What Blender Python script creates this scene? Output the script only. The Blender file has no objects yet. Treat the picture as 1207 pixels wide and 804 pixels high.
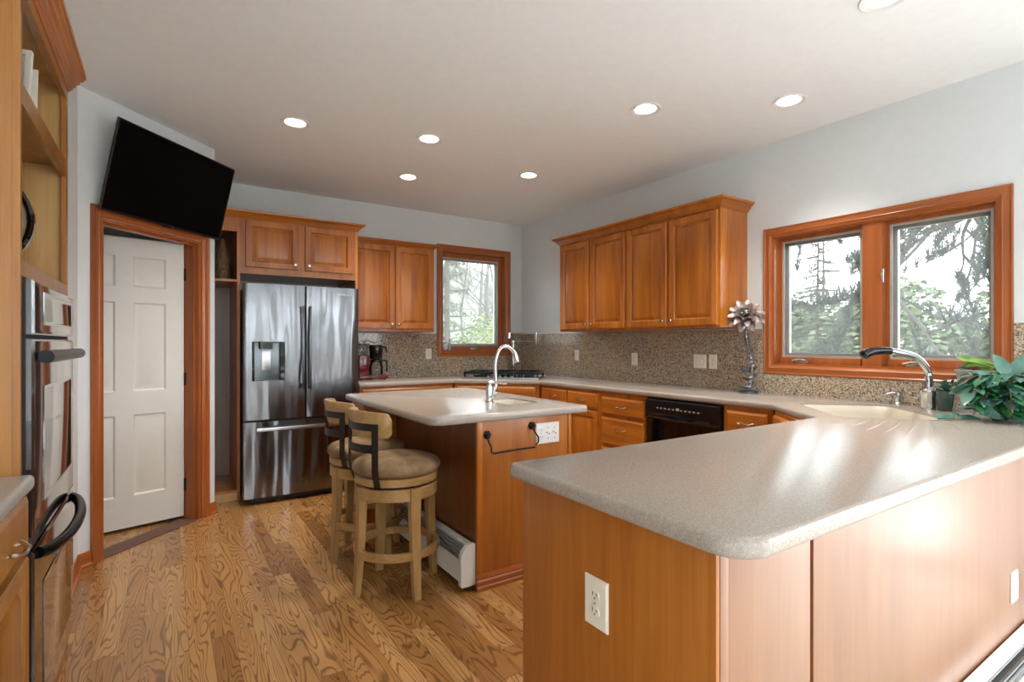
import bpy, bmesh, math, random
from mathutils import Vector, Matrix, Euler

random.seed(7)
S = bpy.context.scene
COL = S.collection
PI = math.pi

# ------------------------------------------------------------------ camera
cam_d = bpy.data.cameras.new('camera')
cam = bpy.data.objects.new('camera', cam_d)
COL.objects.link(cam)
cam.location = (0, 0, 1.28)
cam.rotation_euler = (PI / 2, 0, math.radians(-33.3))
cam_d.sensor_width = 36
cam_d.lens = 622 / 1207 * 36
cam_d.shift_y = 2.5 / 1207
cam_d.clip_start = 0.02
cam_d.clip_end = 400
S.camera = cam

# ------------------------------------------------------------------ view, sky, daylight
S.view_settings.view_transform = 'Standard'
S.view_settings.look = 'None'
S.view_settings.gamma = 1.0
S.view_settings.use_curve_mapping = False
S.view_settings.exposure = 1.36
S.cycles.use_denoising = True
S.cycles.max_bounces = 10
S.cycles.diffuse_bounces = 5
S.cycles.sample_clamp_indirect = 6

SKY = 5.0
world = bpy.data.worlds.new('overcast_sky')
S.world = world
world.use_nodes = True
wn = world.node_tree.nodes
wl = world.node_tree.links
wn.clear()
w_out = wn.new('ShaderNodeOutputWorld')
w_bg = wn.new('ShaderNodeBackground')
w_bg.inputs['Color'].default_value = (0.88, 0.95, 1.0, 1)
w_bg.inputs['Strength'].default_value = SKY
wl.new(w_bg.outputs[0], w_out.inputs[0])


def area_light(name, loc, rot, sx, sy, power, color=(1, 1, 1), portal=False):
    d = bpy.data.lights.new(name, 'AREA')
    d.shape = 'RECTANGLE'
    d.size, d.size_y = sx, sy
    d.energy = power
    d.color = color
    d.cycles.is_portal = portal
    o = bpy.data.objects.new(name, d)
    o.location, o.rotation_euler = loc, rot
    COL.objects.link(o)
    return o


# portals: guide the sky light through the real openings
area_light('right_window_portal', (3.70 + 0.16, 1.55, 1.58), (0, PI / 2, 0), 0.95, 1.26, 1, portal=True)      # faces -X
area_light('back_window_portal', (3.04, 5.59, 1.76), (-PI / 2, 0, 0), 0.88, 1.17, 1, portal=True)          # faces -Y
for x in (0.115, 2.325):                                                                                 # patio doors behind the camera
    area_light('patio_door_portal', (x, -3.63, 1.12), (PI / 2, 0, 0), 1.72, 2.24, 1, portal=True)

area_light('side_door_portal', (3.86, -1.10, 1.12), (0, PI / 2, 0), 2.24, 2.28, 1, portal=True)             # glass door beyond the peninsula

# ------------------------------------------------------------------ materials
def lin(h):
    h = h.lstrip('#')
    out = []
    for i in (0, 2, 4):
        c = int(h[i:i + 2], 16) / 255
        out.append(c / 12.92 if c <= 0.04045 else ((c + 0.055) / 1.055) ** 2.4)
    return (*out, 1)


class NT:
    def __init__(self, name):
        self.m = bpy.data.materials.new(name)
        self.m.use_nodes = True
        self.t = self.m.node_tree
        self.n = self.t.nodes
        self.p = self.n['Principled BSDF']

    def add(self, kind, **kw):
        nd = self.n.new(kind)
        for k, v in kw.items():
            setattr(nd, k, v)
        return nd

    def link(self, a, b):
        self.t.links.new(a, b)

    def math(self, op, a, b=None, c=None):
        nd = self.add('ShaderNodeMath', operation=op)
        for i, v in enumerate((a, b, c)):
            if v is None:
                continue
            if isinstance(v, (int, float)):
                nd.inputs[i].default_value = v
            else:
                self.link(v, nd.inputs[i])
        return nd.outputs[0]

    def ramp(self, fac, stops, interp='LINEAR'):
        nd = self.add('ShaderNodeValToRGB')
        nd.color_ramp.interpolation = interp
        e = nd.color_ramp.elements
        while len(e) < len(stops):
            e.new(0.5)
        for el, (p, c) in zip(e, stops):
            el.position = p
            el.color = c
        self.link(fac, nd.inputs[0])
        return nd.outputs[0]

    def noise(self, vec, scale=5, detail=3, rough=0.5, dist=0.0):
        nd = self.add('ShaderNodeTexNoise')
        nd.inputs['Scale'].default_value = scale
        nd.inputs['Detail'].default_value = detail
        nd.inputs['Roughness'].default_value = rough
        nd.inputs['Distortion'].default_value = dist
        if vec is not None:
            self.link(vec, nd.inputs['Vector'])
        return nd.outputs['Fac']

    def coords(self, scale=(1, 1, 1), rnd=True):
        tc = self.add('ShaderNodeTexCoord')
        v = tc.outputs['Object']
        if rnd:
            oi = self.add('ShaderNodeObjectInfo')
            mul = self.add('ShaderNodeVectorMath', operation='ADD')
            self.link(v, mul.inputs[0])
            k = self.math('MULTIPLY', oi.outputs['Random'], 37.0)
            self.link(k, mul.inputs[1])
            v = mul.outputs[0]
        mp = self.add('ShaderNodeMapping')
        mp.inputs['Scale'].default_value = scale
        self.link(v, mp.inputs['Vector'])
        return mp.outputs[0]

    def mix(self, fac, a, b, mode='MIX'):
        nd = self.add('ShaderNodeMix', data_type='RGBA', blend_type=mode)
        for idx, v in ((0, fac), (6, a), (7, b)):
            if isinstance(v, (int, float)):
                nd.inputs[idx].default_value = v
            elif isinstance(v, tuple):
                nd.inputs[idx].default_value = v
            else:
                self.link(v, nd.inputs[idx])
        return nd.outputs[2]

    def bump(self, h, strength=0.1, dist=0.01):
        nd = self.add('ShaderNodeBump')
        nd.inputs['Strength'].default_value = strength
        nd.inputs['Distance'].default_value = dist
        self.link(h, nd.inputs['Height'])
        self.link(nd.outputs[0], self.p.inputs['Normal'])

    def set(self, **kw):
        for k, v in kw.items():
            s = self.p.inputs[k.replace('_', ' ')]
            if isinstance(v, (int, float, tuple)):
                s.default_value = v
            else:
                self.link(v, s)
        return self


M = {}


def plain(name, hexc, rough=0.5, metal=0.0, coat=0.0, var=0.06, spec=0.5, nscale=20):
    t = NT(name)
    base = lin(hexc)
    n = t.noise(t.coords(), nscale, 3)
    dk = tuple(c * (1 - var) for c in base[:3]) + (1,)
    lt = tuple(min(1, c * (1 + var)) for c in base[:3]) + (1,)
    t.set(Base_Color=t.ramp(n, [(0.3, dk), (0.7, lt)]), Roughness=rough, Metallic=metal,
          Coat_Weight=coat, Specular_IOR_Level=spec)
    t.p.inputs['Coat Roughness'].default_value = 0.08
    M[name] = t.m
    return t


def wood(name, dark, mid, light, axis='z', rough=0.32, coat=0.25, board=0.07, contrast=1.0):
    """boards glued side by side, grain along the axis"""
    t = NT(name)
    ax = {'x': (1.2, 14, 14), 'y': (14, 1.2, 14), 'z': (14, 14, 1.2)}[axis]
    v = t.coords(ax)
    n1 = t.noise(v, 1.0, 4, 0.6, 0.6)
    fx = {'x': (2, 160, 160), 'y': (160, 2, 160), 'z': (160, 160, 2)}[axis]
    n2 = t.noise(t.coords(fx), 1.0, 2)
    fac = t.math('ADD', t.math('MULTIPLY', n1, 0.75), t.math('MULTIPLY', n2, 0.25))
    # the separate boards of a panel differ a little
    sep = t.add('ShaderNodeSeparateXYZ')
    t.link(t.coords((1, 1, 1)), sep.inputs[0])
    across = sep.outputs['Z'] if axis != 'z' else t.math('ADD', sep.outputs['X'], sep.outputs['Y'])
    b = t.math('FLOOR', t.math('DIVIDE', across, board))
    wnz = t.add('ShaderNodeTexWhiteNoise', noise_dimensions='1D')
    t.link(b, wnz.inputs['W'])
    fac = t.math('ADD', fac, t.math('MULTIPLY', t.math('SUBTRACT', wnz.outputs['Value'], 0.5), 0.16 * contrast))
    col = t.ramp(fac, [(0.28, lin(dark)), (0.5, lin(mid)), (0.74, lin(light))])
    t.set(Base_Color=col, Roughness=rough, Coat_Weight=coat)
    t.p.inputs['Coat Roughness'].default_value = 0.18
    M[name] = t.m


CH = ('#8c4b15', '#b0651f', '#c87f30')
wood('cherry', *CH)
wood('cherry_horizontal', *CH, axis='x')
wood('cherry_panel', '#94531a', '#a96526', '#b97733', contrast=0.3, rough=0.36, coat=0.15)
wood('cherry_panel_satin', '#7d4a22', '#8c572c', '#9a6539', contrast=0.3, rough=0.28, coat=1.0)
M['cherry_panel_satin'].node_tree.nodes['Principled BSDF'].inputs['Coat IOR'].default_value = 1.5
M['cherry_panel_satin'].node_tree.nodes['Principled BSDF'].inputs['Coat Roughness'].default_value = 0.42
wood('cherry_panel_horizontal', '#94531a', '#a96526', '#b97733', axis='x', contrast=0.3)
wood('maple_side', '#8a5623', '#a0692f', '#b27c3e', contrast=0.3)
wood('maple_pale', '#b58a4e', '#c79d62', '#d4ae76', contrast=0.2, rough=0.45)
RT = ('#89491e', '#a55a2a', '#b86c38')
wood('red_trim', *RT, contrast=0.2)
wood('red_trim_horizontal', *RT, axis='x', contrast=0.2)
wood('red_trim_y', *RT, axis='y', contrast=0.2)
wood('stool_wood', '#8c6a3a', '#a98552', '#c09c68', axis='z', contrast=0.3, rough=0.45, coat=0.05)
wood('stool_wood_ring', '#8c6a3a', '#a98552', '#c09c68', axis='x', contrast=0.1, rough=0.45, coat=0.05)
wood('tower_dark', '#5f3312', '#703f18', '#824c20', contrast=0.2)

plain('wall_paint', '#e0e4e6', 0.7, var=0.015)
t = plain('ceiling_paint', '#f0f1f2', 0.8, var=0.015)
t.bump(t.noise(t.coords((1, 1, 1), False), 45, 4), 0.12, 0.01)
plain('door_white', '#e6e3dc', 0.4, var=0.015)
plain('white_enamel', '#e4e4e0', 0.35, var=0.02)
plain('ivory_plastic', '#e9e3d2', 0.35, var=0.02)
plain('white_plastic', '#e6e6e4', 0.3, var=0.02)
plain('handle_black', '#0b0c0d', 0.28, spec=0.22)
plain('dark_slot', '#2c2a28', 0.6)
plain('black_gloss', '#08090a', 0.05, coat=0.5, var=0.02)
plain('black_plastic', '#141517', 0.22)
plain('black_matte', '#0c0c0d', 0.6)
plain('screen_black', '#020203', 0.35, var=0.0, spec=0.08)
plain('oven_glass', '#0a0a0b', 0.03, coat=1.0, spec=0.9, var=0.0)
plain('oven_front', '#24211f', 0.06, coat=1.0, spec=0.9, var=0.0)
plain('grey_print', '#9a9c9e', 0.5)
plain('chrome', '#d8dadc', 0.06, 1.0, var=0.01)
plain('nickel', '#cfc8bc', 0.22, 1.0, var=0.03)
plain('iron', '#2a2624', 0.5, 0.7, var=0.2)
plain('cast_iron', '#23282d', 0.3, 0.4, var=0.2)
plain('iron_strap', '#3a3430', 0.42, 0.6, var=0.2)
plain('sculpture_metal', '#85848a', 0.3, 0.85, var=0.35)
plain('petal_metal', '#94837f', 0.38, 0.55, var=0.5, nscale=60)
plain('blue_metal', '#4c5a66', 0.35, 0.85, var=0.3)
plain('zinc', '#a9b2b0', 0.42, 0.5, var=0.15)
plain('steel_trim', '#b5b7b8', 0.3, 1.0)
plain('dark_steel', '#5b5d60', 0.25, 1.0)
plain('dispenser_grey', '#70787c', 0.28, 0.8, var=0.05)
plain('coffee_red', '#5e0e18', 0.2, coat=0.5)
plain('lead_grey', '#8f9290', 0.5)
plain('screen_frame', '#b9b5ac', 0.45, 0.3)
plain('leaf_green', '#2f6a40', 0.3, var=0.35, coat=0.1)
plain('leaf_blue_green', '#4e7a6c', 0.3, var=0.35, coat=0.2)
plain('leaf_light', '#6f9a3a', 0.4, var=0.3)
plain('stem_brown', '#77643f', 0.6)
plain('petal_purple', '#7d5aa6', 0.5, var=0.3)
plain('petal_red', '#b34a48', 0.5, var=0.3)
plain('soil', '#4b3a2b', 0.9, var=0.4, nscale=90)
plain('pot_green', '#2c4a44', 0.12, coat=0.6, var=0.3)
plain('pot_grey', '#7d8483', 0.4)
plain('cone_scale', '#8a6c4c', 0.7, var=0.4, nscale=60)
plain('paper_white', '#e8e4da', 0.7)
plain('frame_white', '#ddd9d0', 0.5)
plain('clock_face', '#cfc4a8', 0.6)
plain('bark', '#453f39', 0.9, var=0.35)
plain('bark_pale', '#5c5852', 0.9, var=0.3)
plain('needles', '#384436', 0.7, var=0.3)
plain('needles_pale', '#4a583c', 0.7, var=0.25)
plain('foliage_pale', '#596748', 0.7, var=0.3)
plain('foliage_spring', '#6b7940', 0.7, var=0.25)
plain('ground_dry', '#6f6c58', 0.9, var=0.2, nscale=0.7)
plain('pale_ceramic', '#dfe5ea', 0.15, coat=0.5, var=0.05)
plain('bounce_carpet', '#e9e5dd', 0.95, var=0.06, nscale=300)
plain('bounce_concrete', '#dddbd6', 0.9, var=0.06)
plain('hill_scrub', '#575d50', 0.9, var=0.35, nscale=0.9)
plain('threshold', '#6b4a3a', 0.6)
plain('white_line', '#f0f0ee', 0.5)

# seat fabric
t = NT('seat_fabric')
n = t.noise(t.coords(), 9, 4, 0.7)
n2 = t.noise(t.coords(), 260, 2)
t.set(Base_Color=t.mix(0.25, t.ramp(n, [(0.3, lin('#62492f')), (0.5, lin('#87694a')), (0.72, lin('#a48661'))]),
                       t.ramp(n2, [(0.3, lin('#5c4630')), (0.7, lin('#a58a66'))])), Roughness=0.9)
t.bump(n2, 0.3, 0.004)
M['seat_fabric'] = t.m

# granite splash
t = NT('granite')
v = t.coords((1, 1, 1), False)
vor = t.add('ShaderNodeTexVoronoi')
vor.inputs['Scale'].default_value = 150
t.link(v, vor.inputs['Vector'])
sp = t.add('ShaderNodeSeparateColor')
t.link(vor.outputs['Color'], sp.inputs[0])
speck = t.ramp(sp.outputs[0], [(0.0, lin('#4b4038')), (0.10, lin('#6f6053')), (0.28, lin('#98897a')),
                               (0.52, lin('#b7a794')), (0.78, lin('#cbbda9')), (0.95, lin('#ded6ca'))])
big = t.noise(v, 3.2, 3)
tint = t.ramp(big, [(0.35, lin('#cfcecf')), (0.62, lin('#e2cba4'))])
col = t.mix(0.5, speck, tint, 'MULTIPLY')
veins = t.ramp(t.noise(v, 14, 5, 0.7, 1.5), [(0.62, (0, 0, 0, 1)), (0.68, (1, 1, 1, 1))])
col = t.mix(t.math('MULTIPLY', veins, 0.55), col, lin('#4a3a2d'))
t.set(Base_Color=col, Roughness=0.1, Specular_IOR_Level=0.55)
M['granite'] = t.m

# solid-surface worktop
t = NT('worktop')
v = t.coords((1, 1, 1), False)
n = t.noise(v, 420, 2)
n2 = t.noise(v, 130, 2)
t.set(Base_Color=t.mix(0.4, t.ramp(n, [(0.35, lin('#8f8377')), (0.55, lin('#aba097')), (0.68, lin('#bfb7ae'))]),
                       t.ramp(n2, [(0.35, lin('#998e82')), (0.65, lin('#b3aaa0'))])),
      Roughness=0.2, Specular_IOR_Level=0.5)
M['worktop'] = t.m
plain('sink_bone', '#cbc2b2', 0.3, var=0.03)

# brushed steel with slow waves in the sheet
t = NT('stainless')
wave = t.noise(t.coords((4.6, 1, 0.7)), 1.0, 2)
brush = t.noise(t.coords((500, 500, 3)), 1.0, 2)
t.set(Base_Color=lin('#77787b'), Metallic=1.0, Roughness=t.math('ADD', 0.16, t.math('MULTIPLY', brush, 0.08)))
t.bump(wave, 0.75, 0.05)
M['stainless'] = t.m

# glass
def glass(name, tint=(1, 1, 1, 1), k=1.0):
    m = bpy.data.materials.new(name)
    m.use_nodes = True
    nt = m.node_tree
    nt.nodes.clear()
    out = nt.nodes.new('ShaderNodeOutputMaterial')
    mx = nt.nodes.new('ShaderNodeMixShader')
    tr = nt.nodes.new('ShaderNodeBsdfTransparent')
    gl = nt.nodes.new('ShaderNodeBsdfGlossy')
    fr = nt.nodes.new('ShaderNodeFresnel')
    tr.inputs[0].default_value = tint
    gl.inputs['Roughness'].default_value = 0.02
    fr.inputs[0].default_value = 1.45
    nt.links.new(fr.outputs[0], mx.inputs[0])
    nt.links.new(tr.outputs[0], mx.inputs[1])
    nt.links.new(gl.outputs[0], mx.inputs[2])
    nt.links.new(mx.outputs[0], out.inputs[0])
    M[name] = m


glass('pane_glass')
glass('clear_glass', (0.86, 0.9, 0.9, 1))

# fine insect mesh: pale threads with gaps too small to see
m = bpy.data.materials.new('insect_mesh')
m.use_nodes = True
nt = m.node_tree
nt.nodes.clear()
o_ = nt.nodes.new('ShaderNodeOutputMaterial')
mx = nt.nodes.new('ShaderNodeMixShader')
tr = nt.nodes.new('ShaderNodeBsdfTransparent')
df = nt.nodes.new('ShaderNodeBsdfTranslucent')
df.inputs[0].default_value = (0.30, 0.305, 0.305, 1)
mx.inputs[0].default_value = 0.25
nt.links.new(tr.outputs[0], mx.inputs[1])
nt.links.new(df.outputs[0], mx.inputs[2])
nt.links.new(mx.outputs[0], o_.inputs[0])
M['insect_mesh'] = m


# lamp lens
t = NT('lamp_glow')
t.set(Base_Color=(1, 1, 1, 1), Roughness=0.5)
t.p.inputs['Emission Color'].default_value = (1.0, 0.96, 0.88, 1)
t.p.inputs['Emission Strength'].default_value = 9.0
M['lamp_glow'] = t.m

# oak strip floor, boards along Y, strong cathedral grain
t = NT('oak_floor')
tc = t.add('ShaderNodeTexCoord')
sx = t.add('ShaderNodeSeparateXYZ')
t.link(tc.outputs['Object'], sx.inputs[0])
W = 0.083
xi = t.math('FLOOR', t.math('DIVIDE', sx.outputs['X'], W))
wn1 = t.add('ShaderNodeTexWhiteNoise', noise_dimensions='1D')
t.link(xi, wn1.inputs['W'])
yo = t.math('ADD', t.math('DIVIDE', sx.outputs['Y'], 1.05), t.math('MULTIPLY', wn1.outputs['Value'], 13.0))
yi = t.math('FLOOR', yo)
cid = t.math('ADD', t.math('MULTIPLY', xi, 17.31), t.math('MULTIPLY', yi, 5.77))
wn2 = t.add('ShaderNodeTexWhiteNoise', noise_dimensions='1D')
t.link(cid, wn2.inputs['W'])
cx_ = t.add('ShaderNodeCombineXYZ')
t.link(t.math('ADD', t.math('MULTIPLY', sx.outputs['X'], 9.0), t.math('MULTIPLY', wn2.outputs['Value'], 91.0)), cx_.inputs[0])
t.link(t.math('MULTIPLY', sx.outputs['Y'], 1.25), cx_.inputs[1])
t.link(t.math('MULTIPLY', wn2.outputs['Value'], 43.0), cx_.inputs[2])
g = t.noise(cx_.outputs[0], 1.0, 1.6, 0.5, 0.5)
lines = t.math('SINE', t.math('MULTIPLY', g, 125.0))
lines = t.ramp(lines, [(0.40, (0, 0, 0, 1)), (0.95, (1, 1, 1, 1))])
fine = t.add('ShaderNodeMapping')
fine.inputs['Scale'].default_value = (260, 8, 1)
t.link(tc.outputs['Object'], fine.inputs['Vector'])
pore = t.noise(fine.outputs[0], 1.0, 3, 0.6)
base = t.ramp(wn2.outputs['Value'], [(0.0, lin('#946534')), (0.35, lin('#a87640')), (0.7, lin('#b5834c')), (1.0, lin('#c19058'))])
base = t.mix(t.math('MULTIPLY', lines, t.math('ADD', 0.34, t.math('MULTIPLY', pore, 0.55))), base, lin('#55331a'))
base = t.mix(t.math('MULTIPLY', t.ramp(pore, [(0.5, (0, 0, 0, 1)), (0.75, (1, 1, 1, 1))]), 0.25), base, lin('#6e4724'))
fx = t.math('FRACT', t.math('DIVIDE', sx.outputs['X'], W))
ex = t.math('LESS_THAN', t.math('MINIMUM', fx, t.math('SUBTRACT', 1.0, fx)), 0.012)
fy = t.math('FRACT', yo)
ey = t.math('LESS_THAN', fy, 0.0022)
seam = t.math('MAXIMUM', ex, ey)
base = t.mix(t.math('MULTIPLY', seam, 0.6), base, lin('#3d2612'))
t.set(Base_Color=base, Roughness=0.27, Coat_Weight=0.25)
t.p.inputs['Coat Roughness'].default_value = 0.12
t.bump(t.math('SUBTRACT', 1.0, t.math('MAXIMUM', seam, t.math('MULTIPLY', lines, 0.3))), 0.12, 0.004)
M['oak_floor'] = t.m


# ------------------------------------------------------------------ mesh building
def frame_from(d):
    d = d.normalized()
    a = Vector((0, 0, 1)) if abs(d.z) < 0.9 else Vector((1, 0, 0))
    u = d.cross(a).normalized()
    return u, d.cross(u).normalized()


class MB:
    def __init__(self):
        self.bm = bmesh.new()

    def face(self, vs):
        try:
            return self.bm.faces.new(vs)
        except ValueError:
            return None

    def rings(self, loops, cap0=True, cap1=True, closed=True):
        """skin a list of point loops"""
        vl = [[self.bm.verts.new(p) for p in lp] for lp in loops]
        n = len(vl[0])
        for a, b in zip(vl, vl[1:]):
            for i in range(n if closed else n - 1):
                j = (i + 1) % n
                self.face((a[i], a[j], b[j], b[i]))
        if cap0:
            self.face(vl[0][::-1])
        if cap1:
            self.face(vl[-1])
        return vl

    def box(self, x0, x1, y0, y1, z0, z1, bev=0.0, mat=None):
        x0, x1 = min(x0, x1), max(x0, x1)
        y0, y1 = min(y0, y1), max(y0, y1)
        z0, z1 = min(z0, z1), max(z0, z1)
        c = [(x0, y0, z0), (x1, y0, z0), (x1, y1, z0), (x0, y1, z0), (x0, y0, z1), (x1, y0, z1), (x1, y1, z1), (x0, y1, z1)]
        vs = [self.bm.verts.new(mat @ Vector(p) if mat else p) for p in c]
        fs = [self.bm.faces.new([vs[i] for i in f]) for f in
              ((0, 3, 2, 1), (4, 5, 6, 7), (0, 1, 5, 4), (1, 2, 6, 5), (2, 3, 7, 6), (3, 0, 4, 7))]
        if bev:
            es = set(e for f in fs for e in f.edges)
            bmesh.ops.bevel(self.bm, geom=list(es), offset=bev, segments=2, affect='EDGES', profile=0.6)
        return self

    def prism(self, poly, z0, z1):
        self.rings([[(p[0], p[1], z0) for p in poly], [(p[0], p[1], z1) for p in poly]])
        return self

    def extr(self, poly, a, b, axis='x'):
        """profile poly in the plane across the axis; x: (y,z)  y: (x,z)"""
        f = (lambda p, k: (k, p[0], p[1])) if axis == 'x' else (lambda p, k: (p[0], k, p[1]))
        self.rings([[f(p, a) for p in poly], [f(p, b) for p in poly]])
        return self

    def lathe(self, prof, c=(0, 0, 0), n=24, axis='z', caps=True):
        c = Vector(c)
        loops = []
        for r, h in prof:
            lp = []
            for i in range(n):
                a = 2 * PI * i / n
                x, y = r * math.cos(a), r * math.sin(a)
                p = {'z': (x, y, h), 'y': (x, h, y), 'x': (h, x, y)}[axis]
                lp.append(c + Vector(p))
            loops.append(lp)
        self.rings(loops, caps, caps)
        return self

    def tube(self, pts, r, n=10, closed=False, flat=None):
        pts = [Vector(p) for p in pts]
        rs = r if isinstance(r, (list, tuple)) else [r] * len(pts)
        loops = []
        u = None
        m = len(pts)
        for i, p in enumerate(pts):
            if closed:
                d = pts[(i + 1) % m] - pts[i - 1]
            else:
                d = pts[min(i + 1, m - 1)] - pts[max(i - 1, 0)]
            d = d.normalized()
            if u is None:
                u, v = frame_from(d)
            else:
                u = (u - d * u.dot(d)).normalized()
                v = d.cross(u).normalized()
            loops.append([p + (u * math.cos(2 * PI * k / n) + v * math.sin(2 * PI * k / n)) * rs[i] for k in range(n)])
        if closed:
            loops.append(loops[0])
            self.rings(loops, False, False)
        else:
            self.rings(loops)
        return self

    def ringband(self, r0, r1, z0, z1, a0=0, a1=2 * PI, n=48, c=(0, 0), bev=0.004):
        """flat hoop of rectangular section"""
        sec = [(r0 + bev, z0), (r1 - bev, z0), (r1, z0 + bev), (r1, z1 - bev), (r1 - bev, z1), (r0 + bev, z1), (r0, z1 - bev), (r0, z0 + bev)]
        full = abs(a1 - a0) > 2 * PI - 1e-6
        loops = []
        for i in range(n + 1):
            a = a0 + (a1 - a0) * i / n
            loops.append([(c[0] + r * math.cos(a), c[1] + r * math.sin(a), z) for r, z in sec])
        self.rings(loops, not full, not full)
        return self

    def build(self, name, mat, parent=None, smooth=35, loc=None, rot=None, weld=True):
        if weld:
            bmesh.ops.remove_doubles(self.bm, verts=self.bm.verts, dist=1e-6)
        bmesh.ops.recalc_face_normals(self.bm, faces=self.bm.faces)
        me = bpy.data.meshes.new(name)
        self.bm.to_mesh(me)
        self.bm.free()
        if smooth:
            for p in me.polygons:
                p.use_smooth = True
            me.set_sharp_from_angle(angle=math.radians(smooth))
        o = bpy.data.objects.new(name, me)
        me.materials.append(M[mat] if isinstance(mat, str) else mat)
        COL.objects.link(o)
        if parent:
            o.parent = parent
        if loc is not None:
            o.location = loc
        if rot is not None:
            o.rotation_euler = rot
        return o


def tag(o, label, cat, group=None):
    o['label'] = label
    o['category'] = cat
    if group:
        o['group'] = group
    return o


def thing(name, label, cat, loc=(0, 0, 0), rz=0.0, group=None):
    o = bpy.data.objects.new(name, None)
    o.empty_display_size = 0.1
    COL.objects.link(o)
    o.location = loc
    o.rotation_euler = (0, 0, rz)
    return tag(o, label, cat, group)


def struct(o):
    o['kind'] = 'structure'
    return o


def sthing(name, loc=(0, 0, 0), rz=0.0):
    o = bpy.data.objects.new(name, None)
    COL.objects.link(o)
    o.location = loc
    o.rotation_euler = (0, 0, rz)
    return struct(o)


def children(o):
    return [c for c in bpy.data.objects if c.parent == o]


def copy_tree(o, parent=None):
    c = o.copy()
    COL.objects.link(c)
    if parent:
        c.parent = parent
    for ch in children(o):
        copy_tree(ch, c)
    return c


def rect(x0, x1, z0, z1, i, y):
    return [(x0 + i, y, z0 + i), (x1 - i, y, z0 + i), (x1 - i, y, z1 - i), (x0 + i, y, z1 - i)]


def arc(cx, cy, r, a0, a1, n=8):
    return [(cx + r * math.cos(math.radians(a0 + (a1 - a0) * i / n)), cy + r * math.sin(math.radians(a0 + (a1 - a0) * i / n))) for i in range(n + 1)]


def offset_poly(poly, d):
    """inward offset of a CCW polygon"""
    n = len(poly)
    out = []
    for i in range(n):
        p0, p1, p2 = Vector(poly[i - 1]), Vector(poly[i]), Vector(poly[(i + 1) % n])
        e1, e2 = (p1 - p0).normalized(), (p2 - p1).normalized()
        n1, n2 = Vector((-e1.y, e1.x)), Vector((-e2.y, e2.x))
        b = n1 + n2
        k = d / max(0.2, 1 + n1.dot(n2))
        out.append((p1.x + b.x * k, p1.y + b.y * k))
    return out


def slab_top(outline, z0, z1, holes=(), parent=None, name='top', mat='worktop', round_=0.014):
    """worktop with rounded edge and holes"""
    mb = MB()
    r = round_
    prof = [(r * 0.5, z0), (r * 0.12, z0 + r * 0.35), (0, z0 + r * 0.9), (0, z1 - r), (r * 0.14, z1 - r * 0.5), (r * 0.5, z1 - r * 0.13), (r, z1)]
    loops = [[(x, y, z) for x, y in offset_poly(outline, d)] for d, z in prof]
    vl = mb.rings(loops, False, False)
    for zi, base in ((-1, z1), (0, z0)):
        es = []
        ring = vl[zi]
        for i in range(len(ring)):
            es.append(mb.bm.edges.get((ring[i], ring[(i + 1) % len(ring)])))
        for h in holes:
            hv = [mb.bm.verts.new((x, y, base)) for x, y in h]
            for i in range(len(hv)):
                es.append(mb.bm.edges.new((hv[i], hv[(i + 1) % len(hv)])))
        bmesh.ops.triangle_fill(mb.bm, use_beauty=True, use_dissolve=False, edges=es, normal=(0, 0, 1))
    for h in holes:
        mb.rings([[(x, y, z0) for x, y in h], [(x, y, z1) for x, y in h]], False, False)
    return mb.build(name, mat, parent, smooth=40)


# ------------------------------------------------------------------ room shell
H = 2.74
XR, YB, XL, YR = 3.70, 5.42, -0.945, -3.5

mb = MB()
mb.box(XL - 0.3, XR + 0.15, YR - 0.15, YB + 0.15, -0.12, 0)
struct(mb.build('floor', 'oak_floor', smooth=0))

mb = MB()
mb.box(XL, XR, YR, 0.45, 0, 0.012)
struct(mb.build('floor_bounce_carpet', 'bounce_carpet', smooth=0))  # unseen pale carpet, added to bounce light up to the ceiling

DL = [(0.72, 3.714), (1.578, 3.481), (1.786, 4.385), (2.645, 3.764), (2.507, 2.297), (3.142, 1.742), (2.541, 1.0)]
mb = MB()
outl = [(XL - 0.3, YR - 0.15), (XR + 0.15, YR - 0.15), (XR + 0.15, YB + 0.15), (XL - 0.3, YB + 0.15)]
holes = [arc(x, y, 0.068, 0, 345, 23) for x, y in DL]
for z in (H, H + 0.1):
    vs = [mb.bm.verts.new((x, y, z)) for x, y in outl]
    es = [mb.bm.edges.new((vs[i], vs[(i + 1) % 4])) for i in range(4)]
    for h in holes:
        hv = [mb.bm.verts.new((x, y, z)) for x, y in h]
        es += [mb.bm.edges.new((hv[i], hv[(i + 1) % len(hv)])) for i in range(len(hv))]
    bmesh.ops.triangle_fill(mb.bm, use_beauty=True, edges=es, normal=(0, 0, 1))
for h in holes:
    mb.rings([[(x, y, H) for x, y in h], [(x, y, H + 0.1) for x, y in h]], False, False)
struct(mb.build('ceiling', 'ceiling_paint', smooth=0))

# right wall with the double window opening
WY0, WY1, WZ0, WZ1 = 0.925, 2.17, 1.12, 2.05
mb = MB()
SDY0, SDY1 = -2.25, 0.05          # glass door beyond the peninsula
mb.box(XR, XR + 0.15, YR, SDY0, 0, H)
mb.box(XR, XR + 0.15, SDY0, SDY1, 2.25, H)
mb.box(XR, XR + 0.15, SDY1, WY0, 0, H)
mb.box(XR, XR + 0.15, WY1, YB + 0.15, 0, H)
mb.box(XR, XR + 0.15, WY0, WY1, 0, WZ0)
mb.box(XR, XR + 0.15, WY0, WY1, WZ1, H)
struct(mb.build('wall_right', 'wall_paint', smooth=0))
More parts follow.
